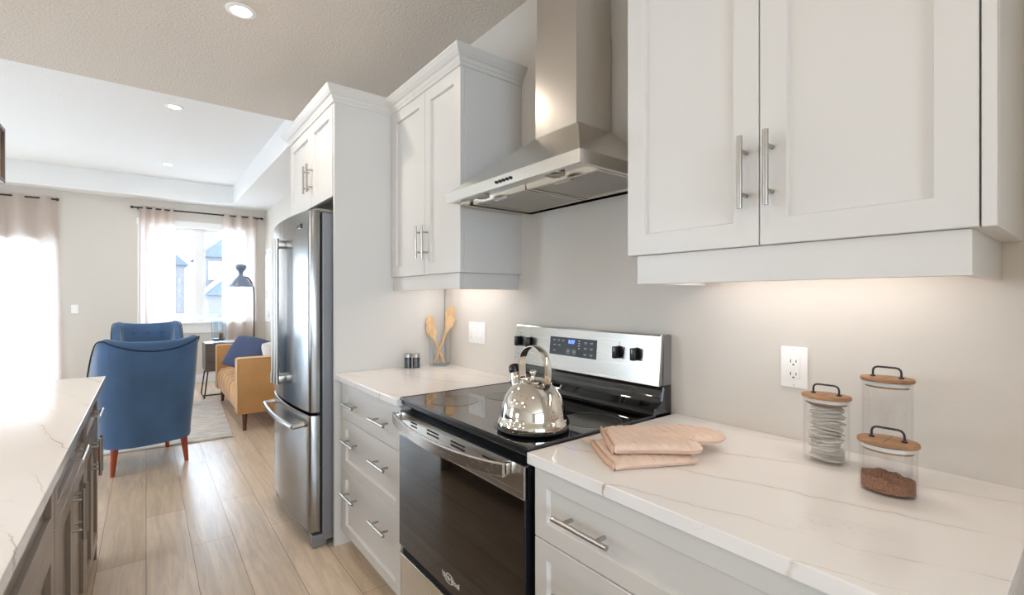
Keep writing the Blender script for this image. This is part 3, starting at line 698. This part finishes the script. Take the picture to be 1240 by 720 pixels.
for i in range(3):
    y = 2.126+i*.046; b = NB(); box(b, XW-.0095, XW-.006, y-.0165, y+.0165, 1.087, 1.153, .002); k = obj('rocker', b, M_plast, t, 40)
    b = NB(); box(b, XW-.0102, XW-.0094, y-.008, y+.008, 1.094, 1.098); obj('rocker_mark', b, M_seal, k)
t = thing('light_switch', 'white single switch plate on the far wall beside the patio curtain', 'light switch', (-.767, YF, 1.1))
obj('cover_plate', box(NB(), -.804, -.730, YF-.0065, YF, 1.10, 1.216, .0025), M_plast, t)
obj('rocker', box(NB(), -.784, -.750, YF-.010, YF-.006, 1.125, 1.191, .002), M_plast, t)

# ------------------------------------------------------------------ under-cabinet lamps and recessed lights
def undercab(label, y0, y1, x):
    t = thing('under_cabinet_light', label, 'light', (x, (y0+y1)/2, 1.42))
    obj('housing', box(NB(), x-.02, x+.02, y0, y1, 1.418, 1.4268, .002), M_plast, t)
    obj('lens', box(NB(), x-.012, x+.012, y0+.01, y1-.01, 1.4155, 1.4178), M_led, t)
    area('lamp', (x, (y0+y1)/2, 1.413), (0, 0, 0), .03, y1-y0-.03, UNDERCAB*(y1-y0), (1, .94, .91), t)
undercab('slim light bar under the far wall cabinet, over the spoons', 1.90, 2.46, 1.33)
undercab('slim light bar under the near wall cabinet, over the jars', .22, .78, 1.33)
def downlight(label, x, y, z, power=None):
    t = thing('recessed_light', label, 'ceiling light', (x, y, z), 'recessed ceiling lights')
    b = NB(); lathe(b, [(.048, -.0005), (.046, -.005), (.060, -.007), (.068, -.003), (.069, 0)], (x, y, z), 36); obj('trim_ring', b, M_trim, t, 40)
    b = NB(); lathe(b, [(.0455, -.0006), (.0455, -.0045), (.001, -.0055)], (x, y, z), 36); obj('lens', b, M_emit, t, 40)
    area('lamp', (x, y, z-.009), (0, 0, 0), .09, .09, DOWNLIGHT if power is None else power, (1, .88, .76), t, 160, 'DISK')
downlight('recessed light in the kitchen ceiling, nearest of the three ceiling lights', .374, 2.681, ZC)
downlight('recessed light in the tray ceiling just past the ceiling step, middle of the three', .20, 5.20, ZT)
downlight('recessed light deep in the tray ceiling, farthest of the three and nearest the window', .22, 7.50, ZT)
downlight('recessed kitchen ceiling light nearest the hood chimney, outside the photo', .15, .15, ZC, 3.2)
downlight('recessed kitchen ceiling light over the near island end, outside the photo', -1.6, .9, ZC)
downlight('recessed kitchen ceiling light left of the far island end, outside the photo', -1.6, 2.9, ZC)

# ------------------------------------------------------------------ things on the far worktop
def shaker_pot(label, x, y):
    t = thing('spice_shaker', label, 'shaker', (x, y, .9142), 'shakers')
    b = NB(); lathe(b, [(.018, 0), (.0205, .001), (.0205, .058), (.019, .0595)], (x, y, .9142), 28); obj('pot', b, M_shk, t, 40)
    b = NB(); lathe(b, [(.0195, .0597), (.0207, .0605), (.0207, .079), (.019, .082), (.002, .083)], (x, y, .9142), 28); obj('cap', b, M_nickel, t, 40)
shaker_pot('grey shaker with silver cap by the fridge panel, left of the pair', 1.178, 2.478)
shaker_pot('grey shaker with silver cap by the fridge panel, right of the pair', 1.216, 2.452)
VX, VY, VA = 1.372, 2.455, R(45)
t = thing('utensil_vase', 'square clear glass vase holding wooden spoons in the worktop corner', 'vase', (VX, VY, .9142), rz=VA)
a = .049; th = .005; H_ = .205
b = NB()
for (x0, x1, y0, y1) in ((-a, a, -a, -a+th), (-a, a, a-th, a), (-a, -a+th, -a+th, a-th), (a-th, a, -a+th, a-th)): box(b, x0, x1, y0, y1, .012, H_)
obj('glass_walls', b, M_vglass, t, local=True)
b = NB(); box(b, -a, a, -a, a, 0, .012, .002)
for sx in (-1, 1):
    for sy in (-1, 1): box(b, sx*a-.0015, sx*a+.0015, sy*a-.0015, sy*a+.0015, .01, H_)
obj('glass_base', b, M_vedge, t, local=True)
def spoon(name, label, p0, p1, kind, face):
    """wooden utensil from handle end p0 to head tip p1"""
    p0 = Vector(p0); p1 = Vector(p1); d = (p1-p0); Ln = d.length; d.normalize(); f = Vector(face); f = (f-d*f.dot(d)).normalized(); s = d.cross(f)
    hl = .095 if kind != 'spatula' else .10
    b = NB(); rings = []; n = 26
    for i in range(n+1):
        q = Ln*i/n; u = (q-(Ln-hl))/hl
        wd, tk, off = .0052, .0045, 0
        if u > 0:
            if kind == 'spatula': wd = .006+.021*min(1, u*1.9)**1.2; wd *= 1 if u < .93 else .88; tk = .0032
            else: wd = .0055+.0235*math.sin(math.pi*min(1, .02+u*.90)**1.15)**.8; tk = .0038; off = -.006*math.sin(math.pi*u)
            if u > .97: wd *= .55
        elif u > -.25: wd = .0055
        c = p0+d*q+f*off
        rings.append([c+s*wd*math.cos(6.2832*k/12)+f*tk*math.sin(6.2832*k/12) for k in range(12)])
    loft(b, rings)
    o = obj(name, b, M_wood, None, 50); base(o, p0); tagp(o, label, 'utensil', 'wooden utensils in the vase'); return o
cf = (-.55, -.83, .1)
spoon('wooden_spoon', 'wooden spoon leaning left in the glass vase, its bowl facing the room', (1.395, 2.438, .930), (1.318, 2.500, 1.155), 'spoon', cf)
spoon('wooden_spoon', 'wooden spoon at the back left of the glass vase, tip highest on the left', (1.392, 2.482, .930), (1.330, 2.513, 1.205), 'spoon', (-.2, -.95, .1))
spoon('wooden_spatula', 'slim wooden spatula leaning right in the glass vase, in front', (1.345, 2.470, .930), (1.424, 2.402, 1.205), 'spatula', cf)
spoon('wooden_spoon', 'tallest wooden spoon, leaning right out of the glass vase', (1.362, 2.487, .930), (1.438, 2.424, 1.262), 'spoon', (-.35, -.93, .1))

# ------------------------------------------------------------------ oven mitt and pot holder
def puffy(name, outline, z0, h, m, lines, rim=.010, dens=.009):
    """closed puffy quilted pad from a world-space outline; z0 underside, h thickness"""
    P = [Vector((p[0], p[1])) for p in outline]; n = len(P)
    def dist(q):
        best = 9
        for i in range(n):
            a, c = P[i], P[(i+1) % n]; ab = c-a; tt = max(0, min(1, (q-a).dot(ab)/ab.length_squared)); best = min(best, (a+ab*tt-q).length)
        return best
    t = bmesh.new(); vs = [t.verts.new((p.x, p.y, 0)) for p in P]; f = t.faces.new(vs); bmesh.ops.triangulate(t, faces=[f])
    for _ in range(7):
        es = [e for e in t.edges if e.calc_length() > dens]
        if not es: break
        bmesh.ops.subdivide_edges(t, edges=es, cuts=1); bmesh.ops.triangulate(t, faces=t.faces[:])
        bmesh.ops.beautify_fill(t, faces=t.faces[:], edges=[e for e in t.edges if not e.is_boundary])
    ca, sa = math.cos(lines[0]), math.sin(lines[0]); top = {}
    b = NB(); pts = [(v.co.x, v.co.y, v.is_boundary) for v in t.verts]; idx = {v: i for i, v in enumerate(t.verts)}; fs = [[idx[v] for v in f.verts] for f in t.faces]; t.free()
    up, lo = [], []
    for x, y, bd in pts:
        dd = 0 if bd else dist(Vector((x, y))); k = min(1, dd/rim); dome = math.sqrt(max(0, 1-(1-k)**2))
        q1 = abs(((x*ca+y*sa)/lines[1]) % 1-.5)*2; q2 = abs(((-x*sa+y*ca)/lines[2]) % 1-.5)*2
        groove = (1-math.exp(-((1-q1)/.16)**2))*(1-math.exp(-((1-q2)/.16)**2)) if False else 1-.34*math.exp(-((1-q1)/.16)**2)-.34*math.exp(-((1-q2)/.16)**2)
        wob = .0022*mnoise.noise(Vector((x*22, y*22, z0*40)))*k
        hh = h*(.5+.5*dome*groove)+wob
        up.append(b.verts.new((x, y, z0+hh))); lo.append(up[-1] if bd and False else b.verts.new((x, y, z0+h*(.5-.5*dome)+0.0002)))
    for f in fs: b.faces.new([up[i] for i in f]); b.faces.new([lo[i] for i in f][::-1])
    bmesh.ops.remove_doubles(b, verts=b.verts[:], dist=.00025)
    return obj(name, b, m, None, 70)
def closed_smooth(pts, n=4):
    m_ = len(pts); out = []
    for i in range(m_):
        p0, p1, p2, p3 = [Vector(pts[(i+k-1) % m_]) for k in range(4)]
        for k in range(n):
            u = k/n; out.append(.5*((2*p1)+(p2-p0)*u+(2*p0-5*p1+4*p2-p3)*u*u+(3*p1-p0-3*p2+p3)*u**3))
    return out
hold = [(.953, .868), (.935, .845), (.885, .770), (.852, .712), (.858, .702), (.90, .683), (.96, .652), (1.025, .618), (1.043, .615), (1.052, .630), (1.10, .69), (1.14, .745), (1.12, .765), (1.03, .83), (.965, .872)]
ph = puffy('pot_holder', closed_smooth(hold, 3), .9143, .020, M_mitt, (R(-25), .024, .20), .012)
base(ph, (.99, .74, .9143)); tagp(ph, 'beige quilted pot holder lying flat under the oven mitt', 'pot holder')
b = NB(); tube(b, smoothpath([(.955, .868, .926), (.945, .885, .928), (.930, .880, .934), (.938, .862, .931)], 5), .0032, 8); obj('hanging_loop', b, M_seam, ph, 50)
b = NB(); tube(b, smoothpath([(.953, .871, .924), (.934, .848, .924), (.884, .773, .924), (.851, .712, .924)], 5), .0028, 8, ry=.009); obj('binding', b, M_seam, ph, 50)
mit = [(.992, .872), (.975, .850), (.925, .790), (.886, .742), (.890, .735), (.935, .703), (.985, .662), (1.030, .622), (1.058, .612), (1.075, .624), (1.076, .642), (1.058, .672), (1.036, .716),
       (1.046, .722), (1.072, .690), (1.108, .652), (1.150, .624), (1.185, .622), (1.212, .640), (1.222, .672), (1.212, .720), (1.185, .770), (1.14, .808), (1.08, .842), (1.03, .868)]
om = puffy('oven_mitt', closed_smooth(mit, 3), .9355, .026, M_mitt, (R(-25), .024, .20), .017)
base(om, (1.05, .73, .9355))
sm = closed_smooth(mit, 3); sm = [(p[0]*1.0, p[1], .9355+.0115) for p in sm]
sb = NB(); tube(sb, sm[12:-6], .0012, 6); obj('side_seam', sb, M_seam, om, 50)
tagp(om, 'beige quilted oven mitt resting on top of the pot holder', 'oven mitt')
b = NB(); tube(b, smoothpath([(.993, .874, .9485), (.974, .852, .9485), (.924, .792, .9485), (.886, .744, .9485)], 5), .0032, 8, ry=.012); obj('cuff_binding', b, M_seam, om, 50)

# ------------------------------------------------------------------ glass jars
def jar(label, x, y, ax, ay, h):
    z = .9144; t = thing('glass_jar', label, 'jar', (x, y, z), 'oval glass jars with wooden lids')
    b = NB(); th = .0024
    def E(r, zz, k=0): return (r, zz)
    lathe_e(b, x, y, z, ax, ay, [(0, .0), (0, h), (-th, h), (-th, .004)])
    obj('jar_glass', b, M_glass, t, 50)
    b = NB(); zl = z+h
    lathe_e(b, x, y, zl, ax, ay, [(-.007, -.009), (-.0035, -.008), (-.0035, -.003), (-.0045, .0005)]); s_ = obj('seal', b, M_seal, t, 50)
    b = NB(); lathe_e(b, x, y, zl, ax, ay, [(-.002, .0008), (.0025, .0012), (.0035, .003), (.0035, .0072), (.0025, .0092), (-.004, .0098)]); l = obj('lid', b, M_lid, t, 40); obj('lid_seam', box(NB(), x-ax*.9, x+ax*.9, y-.0006, y+.0006, zl+.0097, zl+.0101), M_slot, l); obj('lid_plug', lathe_e(NB(), x, y, zl, ax, ay, [(-.008, -.013), (-.006, -.0125), (-.006, -.0085)]), M_lid, l, 40)
    b = NB(); hy = ay*.56; zt = zl+.0098
    pts = [(x, y-hy, zt-.001), (x, y-hy, zt+.013)]+[(x, y-hy+.010-.010*math.cos(R(a_)), zt+.013+.010*math.sin(R(a_))) for a_ in (30, 60, 90)]
    pts += [(q[0], 2*y-q[1], q[2]) for q in pts[::-1]]
    tube(b, pts, .0023, 10)
    for s in (-1, 1): cyl(b, (x, y+s*hy, zt-.0005), (x, y+s*hy, zt+.003), .0055, 12)
    obj('lid_handle', b, M_iron, l, 50); return t
def lathe_e(bm, x, y, z, ax, ay, prof, seg=56):
    rings = [[(x+(ax+o)*math.cos(6.28319*i/seg), y+(ay+o)*math.sin(6.28319*i/seg), z+zz) for i in range(seg)] for o, zz in prof]
    loft(bm, rings); return bm
J1 = (1.318, .437); J2 = (1.340, .322); J3 = (1.212, .290)
jar('oval glass jar full of stacked tea bags, left of the three jars', *J1, .038, .0495, .153)
jar('tall empty oval glass jar behind the coffee jar, highest of the three', *J2, .038, .047, .208)
jar('short oval glass jar with ground coffee, in front of the tall empty jar', *J3, .041, .0490, .097)
# coffee heap
b = NB(); seg = 48; rings = []
ax, ay = .0375, .0455
for (k, z) in ((1, .0048), (1, None), (.86, None), (.7, None), (.5, None), (.3, None), (.1, None)):
    r = []
    for i in range(seg):
        a_ = 6.28319*i/seg; x = J3[0]+ax*k*math.cos(a_); y = J3[1]+ay*k*math.sin(a_)
        if z is None:
            zz = .9144+.030+.008*(1-k)+.004*(y-J3[1])/ay+.007*mnoise.noise(Vector((x*60, y*60, 1)))+.004*mnoise.noise(Vector((x*170, y*170, 4)))
        else: zz = .9144+z
        r.append((x, y, zz))
    rings.append(r)
loft(b, rings); o = obj('ground_coffee', b, M_cof, None, 60); base(o, (J3[0], J3[1], .9192)); tagp(o, 'brown ground coffee filling the bottom third of the short glass jar', 'coffee', kind='stuff')
# tea bags
bag_me = None; z = .9200
for i in range(29):
    if bag_me is None:
        b = NB(); n = 30; prof = [(.001, .0), (.018, .0), (.0255, .0010), (.0285, .0013), (.0255, .0017), (.018, .0030), (.001, .0031)]
        rings = []
        for (r, zz) in prof:
            rings.append([((r*(1+.03*math.sin(5*q)))*.95*math.cos(q), (r*(1+.03*math.sin(5*q)))*1.25*math.sin(q), zz+.0007*math.sin(3*q)*(r/.026)) for q in [6.28319*k/n for k in range(n)]])
        loft(b, rings); o = obj('tea_bag', b, M_bag, None, 60); bag_me = o.data
    else:
        o = bpy.data.objects.new('tea_bag', bag_me); C.objects.link(o)
    o.location = (J1[0]+random.uniform(-.004, .004), J1[1]+random.uniform(-.006, .006), z)
    tilt = .10 if i < 6 else (.22 if i < 17 else .06)
    o.rotation_euler = (random.uniform(-.3, .3)*tilt+(-.12 if 6 < i < 18 else .02), random.uniform(-.4, .4)*tilt, random.uniform(-.35, .35)+(3.14159 if i % 2 else 0))
    z += .00455
    tagp(o, 'white round paper tea bag in the pile inside the glass jar', 'tea bag', 'tea bags piled in the left jar')

# ------------------------------------------------------------------ living room
o = NB(); box(o, -1.15, 1.15, 0, 2.0, .0005, .016, .006)
rg = obj('area_rug', o, M_rug); rg.location = (-.50, 5.17, 0); rg.rotation_euler = (0, 0, R(-3)); tagp(rg, 'cream and grey woven area rug under the blue armchairs', 'rug')

def armchair(label, loc, rz):
    t = thing('armchair', label, 'armchair', loc, 'blue velvet armchairs', rz)
    # plan of the shell (right half mirrored): from front of left arm round the back
    half = [(.0, -.355), (.10, -.350), (.19, -.330), (.265, -.285), (.305, -.215), (.322, -.12), (.330, .0), (.332, .12), (.330, .24)]
    plan = [(-x, y) for x, y in half[::-1]]+half[1:]
    P = smoothpath([(x, y, 0) for x, y in plan], 4); n = len(P)
    # arc length from the centre
    S = [0]
    for a, c in zip(P, P[1:]): S.append(S[-1]+(c-a).length)
    mid = S[-1]/2
    def top(s):
        d = abs(s-mid)
        if d < .33: return .985+.03*(d/.33)**2
        if d < .80: u = (d-.33)/.47; return 1.015-.40*(u*u*(3-2*u))
        return .615
    rings = []; rimo = []; backp = []
    for i, p in enumerate(P):
        a = P[max(i-1, 0)]; c = P[min(i+1, n-1)]; d = (c-a).normalized(); nin = Vector((-d.y, d.x, 0)); T = top(S[i])
        def at_(z, off):
            k = .86+.16*z; lean = -.10*max(0, z-.3)*(1 if p.y < -.1 else max(0, 1-(p.y+.1)/.25)); q = p+nin*off
            return Vector((q.x*k, q.y+lean, z))
        th = .075
        sec = [at_(.20, 0)]+[at_(.20+(T-.225)*k/6, -.006*math.sin(math.pi*k/6)) for k in range(1, 7)]
        sec += [at_(T-.008, .010), at_(T, .03), at_(T-.002, .05), at_(T-.014, th-.004)]
        sec += [at_(.20+(T-.235)*(6-k)/6, th+.012*math.sin(math.pi*k/6)) for k in range(1, 7)]
        rings.append(sec); dc = abs(S[i]-mid); rimo.append(at_(T-.016-(.055*(1-(dc/.30)**2) if dc < .30 else 0), -.004))
    b = NB(); loft(b, rings); obj('shell', b, M_blue, t, 60, local=True)
    b = NB(); tube(b, rimo, .005, 8); obj('piping', b, M_pipe, t, 50, local=True)
    b = NB(); box(b, -.275, .275, -.25, .27, .195, .34, .03, 3); obj('seat_base', b, M_blue, t, 50, local=True)
    b = NB(); box(b, -.232, .232, -.255, .29, .335, .46, .045, 4); obj('seat_cushion', b, M_blue, t, 60, local=True)
    for x in (-.13, 0, .13):
        b = NB(); bmesh.ops.create_uvsphere(b, u_segments=12, v_segments=8, radius=.013, matrix=Matrix.Translation((x, -.325+.02*(abs(x)/.13)**2, .885))); obj('button', b, M_blue, t, 50, local=True)
    for sx in (-1, 1):
        for y, dy in ((-.25, -.02), (.235, .02)):
            b = NB(); cyl(b, (sx*.215, y, .215), (sx*.232, y+dy, .0), .026, 16, .014); obj('leg', b, M_red_leg, t, 50, local=True)
    return t
armchair('blue velvet armchair seen from behind, at the far end of the island', (-.025, 4.83, 0), R(12))
armchair('blue buttoned armchair facing the kitchen, with its back to the window', (.02, 6.83, .0165), R(181))

# sofa
t = thing('sofa', 'camel velvet sofa with channelled seat against the right wall', 'sofa', (1.1, 6.15, 0))
SX0, SX1, SY0, SY1 = .70, 1.54, 5.25, 7.05
for (a, c) in ((SY0, SY0+.13), (SY1-.13, SY1)):
    b = NB(); box(b, SX0, SX1-.02, a, c, .166, .715, .018, 3); ar = obj('arm', b, M_tan, t, 50)
    b = NB()
    for y in (a+.006, c-.006): tube(b, [(SX0-.001, y, .18), (SX0-.001, y, .70), (SX0+.006, y, .711), (SX0+.02, y, .7155), (SX1-.05, y, .7155)], .004, 8)
    obj('piping', b, M_tanp, ar, 50)
b = NB(); box(b, SX1-.24, SX1-.001, SY0+.132, SY1-.132, .17, .80, .05, 4); bk = obj('backrest', b, M_tan, t, 60)
b = NB(); n = 196; rings = []
for i in range(n+1):
    y = SY0+.134+(SY1-SY0-.268)*i/n; ph_ = ((y-SY0-.134)/.22) % 1; g_ = .036*(abs(math.sin(math.pi*ph_))**.5)-.036
    rings.append([(SX0+.03, y, .166), (SX0+.006-g_*.9, y, .20), (SX0-.004-g_*.9, y, .30), (SX0+.002-g_*.9, y, .38), (SX0+.03, y, .428+g_), (SX0+.10, y, .445+g_), (SX0+.35, y, .450+g_), (SX1-.245, y, .446+g_), (SX1-.245, y, .166)])
loft(b, rings); obj('seat', b, M_tan, t, 60)
for x in (SX0+.07, SX1-.09):
    for y in (SY0+.05, SY1-.05): obj('leg', cyl(NB(), (x, y, .168), (x, y, 0), .024, 14, .016), M_walnut, t, 50)
def cushion(name, label, c, size, m, rot, th=.13):
    b = NB(); n = 18; up = []; lo = []
    for i in range(n+1):
        ru = []; rl = []
        for j in range(n+1):
            u = i/n*2-1; v = j/n*2-1; k = (max(0, (1-u**4)*(1-v**4)))**.55; pin = 1-.07*(1-(u*u-v*v)**2)*max(abs(u), abs(v))**3*.9
            x = u*size/2*pin; y = v*size/2*pin; h = th/2*k+.004*mnoise.noise(Vector((u*2, v*2, 3)))*k
            ru.append(b.verts.new((x, y, h+.001))); rl.append(b.verts.new((x, y, -h-.001)))
        up.append(ru); lo.append(rl)
    for i in range(n):
        for j in range(n):
            b.faces.new((up[i][j], up[i+1][j], up[i+1][j+1], up[i][j+1])); b.faces.new((lo[i][j], lo[i][j+1], lo[i+1][j+1], lo[i+1][j]))
    for i in range(n):
        for (p, q) in (((i, 0), (i+1, 0)), ((i+1, n), (i, n)), ((0, i+1), (0, i)), ((n, i), (n, i+1))):
            b.faces.new((up[p[0]][p[1]], lo[p[0]][p[1]], lo[q[0]][q[1]], up[q[0]][q[1]]))
    o = obj(name, b, m, None, 70); o.location = c; o.rotation_euler = rot; return tagp(o, label, 'cushion')
ux = Vector((.29, -.25, -.07)).normalized(); uy = Vector((.20, .15, .31)); uy = (uy-ux*uy.dot(ux)).normalized()
cushion('throw_pillow', 'navy blue linen throw pillow tilted on the sofa behind its near arm', (.905, 6.10, .69), .415, M_navy, Matrix((ux, uy, ux.cross(uy))).transposed().to_euler())
cushion('throw_pillow', 'white throw pillow to the right of the navy one on the sofa', (1.165, 5.76, .645), .38, M_wpil, (R(70), 0, R(40)))

# console table, vase
t = thing('console_table', 'dark grey oak drawer table with thin metal legs, behind the end of the sofa', 'side table', (.85, 7.45, 0))
obj('drawer_box', box(NB(), .605, 1.18, 7.25, 7.68, .35, .715, .003), M_grey_t, t)
obj('drawer_front', box(NB(), .62, 1.165, 7.243, 7.2495, .365, .70, .002), M_grey_t, t)
b = NB()
for x in (.635, 1.15):
    tube(b, [(x-.0, 7.27, .35), (x-.04, 7.24, .008), (x-.04, 7.69, .008), (x, 7.66, .35)], .008, 8)
tube(b, [(.595, 7.46, .008), (1.11, 7.46, .008)], .008, 8)
obj('metal_legs', b, M_rodm, t, 50)
vx, vy, vz = .77, 7.40, .7155
t = thing('hurricane_vase', 'clear blue tinted glass vase on the console table', 'vase', (vx, vy, vz))
b = NB(); lathe(b, [(.05, .0), (.068, .006), (.078, .035), (.084, .09), (.086, .30), (.083, .30), (.081, .09), (.074, .038), (.05, .018)], (vx, vy, vz), 32); obj('glass_bowl', b, glass('pale_blue_glass', (.90, .95, .985), 1), t, 50)
b = NB(); lathe(b, [(.045, .0185), (.073, .038), (.074, .052), (.02, .056)], (vx, vy, vz), 28); obj('blue_sand', b, M_lamp, t, 50)
b = NB(); lathe(b, [(.026, .0), (.029, .004), (.029, .060), (.022, .066), (.003, .064)], (vx+.025, vy-.01, vz+.0565), 20); o = obj('candle', b, M_candle, None, 50); base(o, (vx+.025, vy-.01, vz+.0565)); tagp(o, 'short brown candle standing inside the blue glass vase', 'candle')

# floor lamp
lx, ly = 1.115, 8.02
t = thing('floor_lamp', 'slate blue floor lamp with hourglass shade beside the window curtain', 'lamp', (1.29, ly, 0))
b = NB(); lathe(b, [(.13, 0), (.13, .012), (.125, .018), (.01, .020)], (1.29, ly, 0), 36); obj('base', b, M_lamp, t, 40)
b = NB(); tube(b, smoothpath([(1.29, ly, .018), (1.29, ly, .8), (1.29, ly, 1.36), (1.272, ly, 1.50), (1.215, ly, 1.60), (1.12, ly, 1.640)], 6), .0095, 12); obj('pole', b, M_rodm, t, 50)
b = NB(); lathe(b, [(.172, 1.478), (.168, 1.486), (.10, 1.575), (.045, 1.632), (.034, 1.65), (.030, 1.648), (.095, 1.570), (.160, 1.488)], (lx, ly, 0), 40, cap=False); sh = obj('shade', b, M_lamp, t, 40)
b = NB(); lathe(b, [(.159, 1.4885), (.094, 1.5685), (.029, 1.6465)], (lx, ly, 0), 40, cap=False); obj('shade_lining', b, M_lampin, sh, 40)
b = NB(); lathe(b, [(.034, 1.645), (.031, 1.67), (.034, 1.695), (.066, 1.735), (.075, 1.765), (.072, 1.79), (.055, 1.806), (.01, 1.812)], (lx, ly, 0), 36); obj('shade_cap', b, M_lamp, t, 50)
b = NB(); lathe(b, [(.016, 1.63), (.018, 1.58), (.034, 1.545), (.040, 1.515), (.030, 1.488), (.004, 1.480)], (lx, ly, 0), 24); obj('bulb', b, M_bulb, t, 50)

# wall art
t = thing('framed_art', 'pale abstract picture on the right living room wall, partly behind the refrigerator', 'picture', (XL, 7.95, .92))
obj('frame', box(NB(), XL-.03, XL-.001, 7.25, 8.50, .93, 2.09, .003), M_plast, t)
obj('print', box(NB(), XL-.0325, XL-.0305, 7.27, 8.48, .95, 2.07), M_art, t)

# curtains and rods
def rod(label, x0, x1, z, y, finials=(True, True)):
    t = thing('curtain_rod', label, 'curtain rod', ((x0+x1)/2, y, z))
    obj('rod', cyl(NB(), (x0, y, z), (x1, y, z), .011, 14), M_rodm, t, 40)
    for s, x, ok in ((-1, x0, finials[0]), (1, x1, finials[1])):
        if ok: b = NB(); tube(b, [(x, y, z), (x+s*.008, y, z), (x+s*.014, y, z), (x+s*.034, y, z), (x+s*.042, y, z)], [.010, .010, .019, .019, .012], 14); obj('finial', b, M_rodm, t, 40)
    for x in (x0+.04, x1-.04): obj('bracket', box(NB(), x-.007, x+.007, y-.004, YF-.0005, z-.02, z-.008, .002), M_rodm, t)
rod('dark curtain rod over the picture window, right of the far wall', -.135, 1.475, 2.607, 8.615)
rod('dark curtain rod over the patio door at the left edge', -3.85, -.955, 2.612, 8.615)
def curtain(label, x0, x1, z0, z1, folds, amp, ph=0, group=None, flare=0):
    b = NB(); nx = folds*16; nz = 14; rows = []
    for j in range(nz+1):
        v = j/nz; z = z1+(z0-z1)*v; row = []
        for i in range(nx+1):
            u = i/nx; x = x0+(x1-x0)*u+flare*v*(u-.0); a = amp*(1-.15*v)
            y = 8.615+a*math.sin(2*math.pi*folds*u+ph)+.006*mnoise.noise(Vector((u*5, v*3, folds)))
            x += .010*math.sin(4*math.pi*folds*u+ph)*.5+.012*mnoise.noise(Vector((u*4, v*2, 9+folds)))*v
            row.append(b.verts.new((x, y, z)))
        rows.append(row)
    for j in range(nz):
        for i in range(nx): b.faces.new((rows[j][i], rows[j][i+1], rows[j+1][i+1], rows[j+1][i]))
    o = obj('curtain', b, M_sheer, None, 80); base(o, ((x0+x1)/2, 8.615, z0)); return tagp(o, label, 'curtain')
curtain('sheer pale curtain gathered at the left side of the picture window', -.085, .34, .03, 2.64, 4, .042, 0.6)
curtain('sheer pale curtain at the right side of the picture window, behind the lamp', .94, 1.44, .03, 2.635, 3, .038, 2.2)
curtain('wide sheer curtain over the bright patio door at the left edge', -1.93, -.935, .03, 2.645, 4, .05, 1.0, flare=.05)

# pendant lantern over the island
def pendant(label, cy):
    t = thing('pendant_lantern', label, 'pendant light', (-.54, cy, 1.745), 'pendant lanterns over the island')
    b = NB(); cx, r = -.54, .11; z0, z1 = 1.748, 1.955
    for sx in (-1, 1):
        for sy in (-1, 1): box(b, cx+sx*r-.007, cx+sx*r+.007, cy+sy*r-.007, cy+sy*r+.007, z0, z1, .001)
    for z in (z0, z1-.014):
        for s in (-1, 1):
            box(b, cx-r, cx+r, cy+s*r-.007, cy+s*r+.007, z, z+.014, .001); box(b, cx+s*r-.007, cx+s*r+.007, cy-r, cy+r, z, z+.014, .001)
    obj('frame', b, M_bronze, t)
    b = NB()
    for s in (-1, 1): box(b, cx-r+.007, cx+r-.007, cy+s*r-.0015, cy+s*r+.0015, z0+.014, z1-.014); box(b, cx+s*r-.0015, cx+s*r+.0015, cy-r+.007, cy+r-.007, z0+.014, z1-.014)
    obj('glass_panel', b, M_glass, t)
    b = NB(); tube(b, [(cx, cy, z1-.004), (cx, cy, ZC-.02)], .005, 8); box(b, cx-r, cx+r, cy-.006, cy+.006, z1-.013, z1-.003); lathe(b, [(.055, ZC-.0215), (.06, ZC-.018), (.06, ZC)], (cx, cy, 0), 24); obj('stem', b, M_bronze, t)
    b = NB(); cyl(b, (cx, cy, z1-.012), (cx, cy, z1-.06), .014, 14); sk = obj('socket', b, M_bronze, t, 40)
    b = NB(); lathe(b, [(.012, -.06), (.022, -.085), (.026, -.105), (.018, -.125), (.003, -.132)], (cx, cy, z1), 18); obj('bulb', b, M_bulb, sk, 50)
    pl = bpy.data.lights.new('lamp', 'POINT'); pl.energy = PENDANT; pl.color = (1, .84, .68); pl.shadow_soft_size = .03
    lo = bpy.data.objects.new('lamp', pl); C.objects.link(lo); lo.parent = t; lo.location = (0, 0, z1-.16-1.745)
pendant('bronze framed pendant lantern over the island, just inside the left edge of the photo', 2.48)
pendant('middle bronze pendant lantern over the island, unseen, added for warm fill light', 1.55)  # unseen lantern added to warm the hood wall and ceiling
pendant('nearest bronze pendant lantern over the island, unseen, added for warm fill light', .62)  # another unseen lantern, added to light the cabinet ends
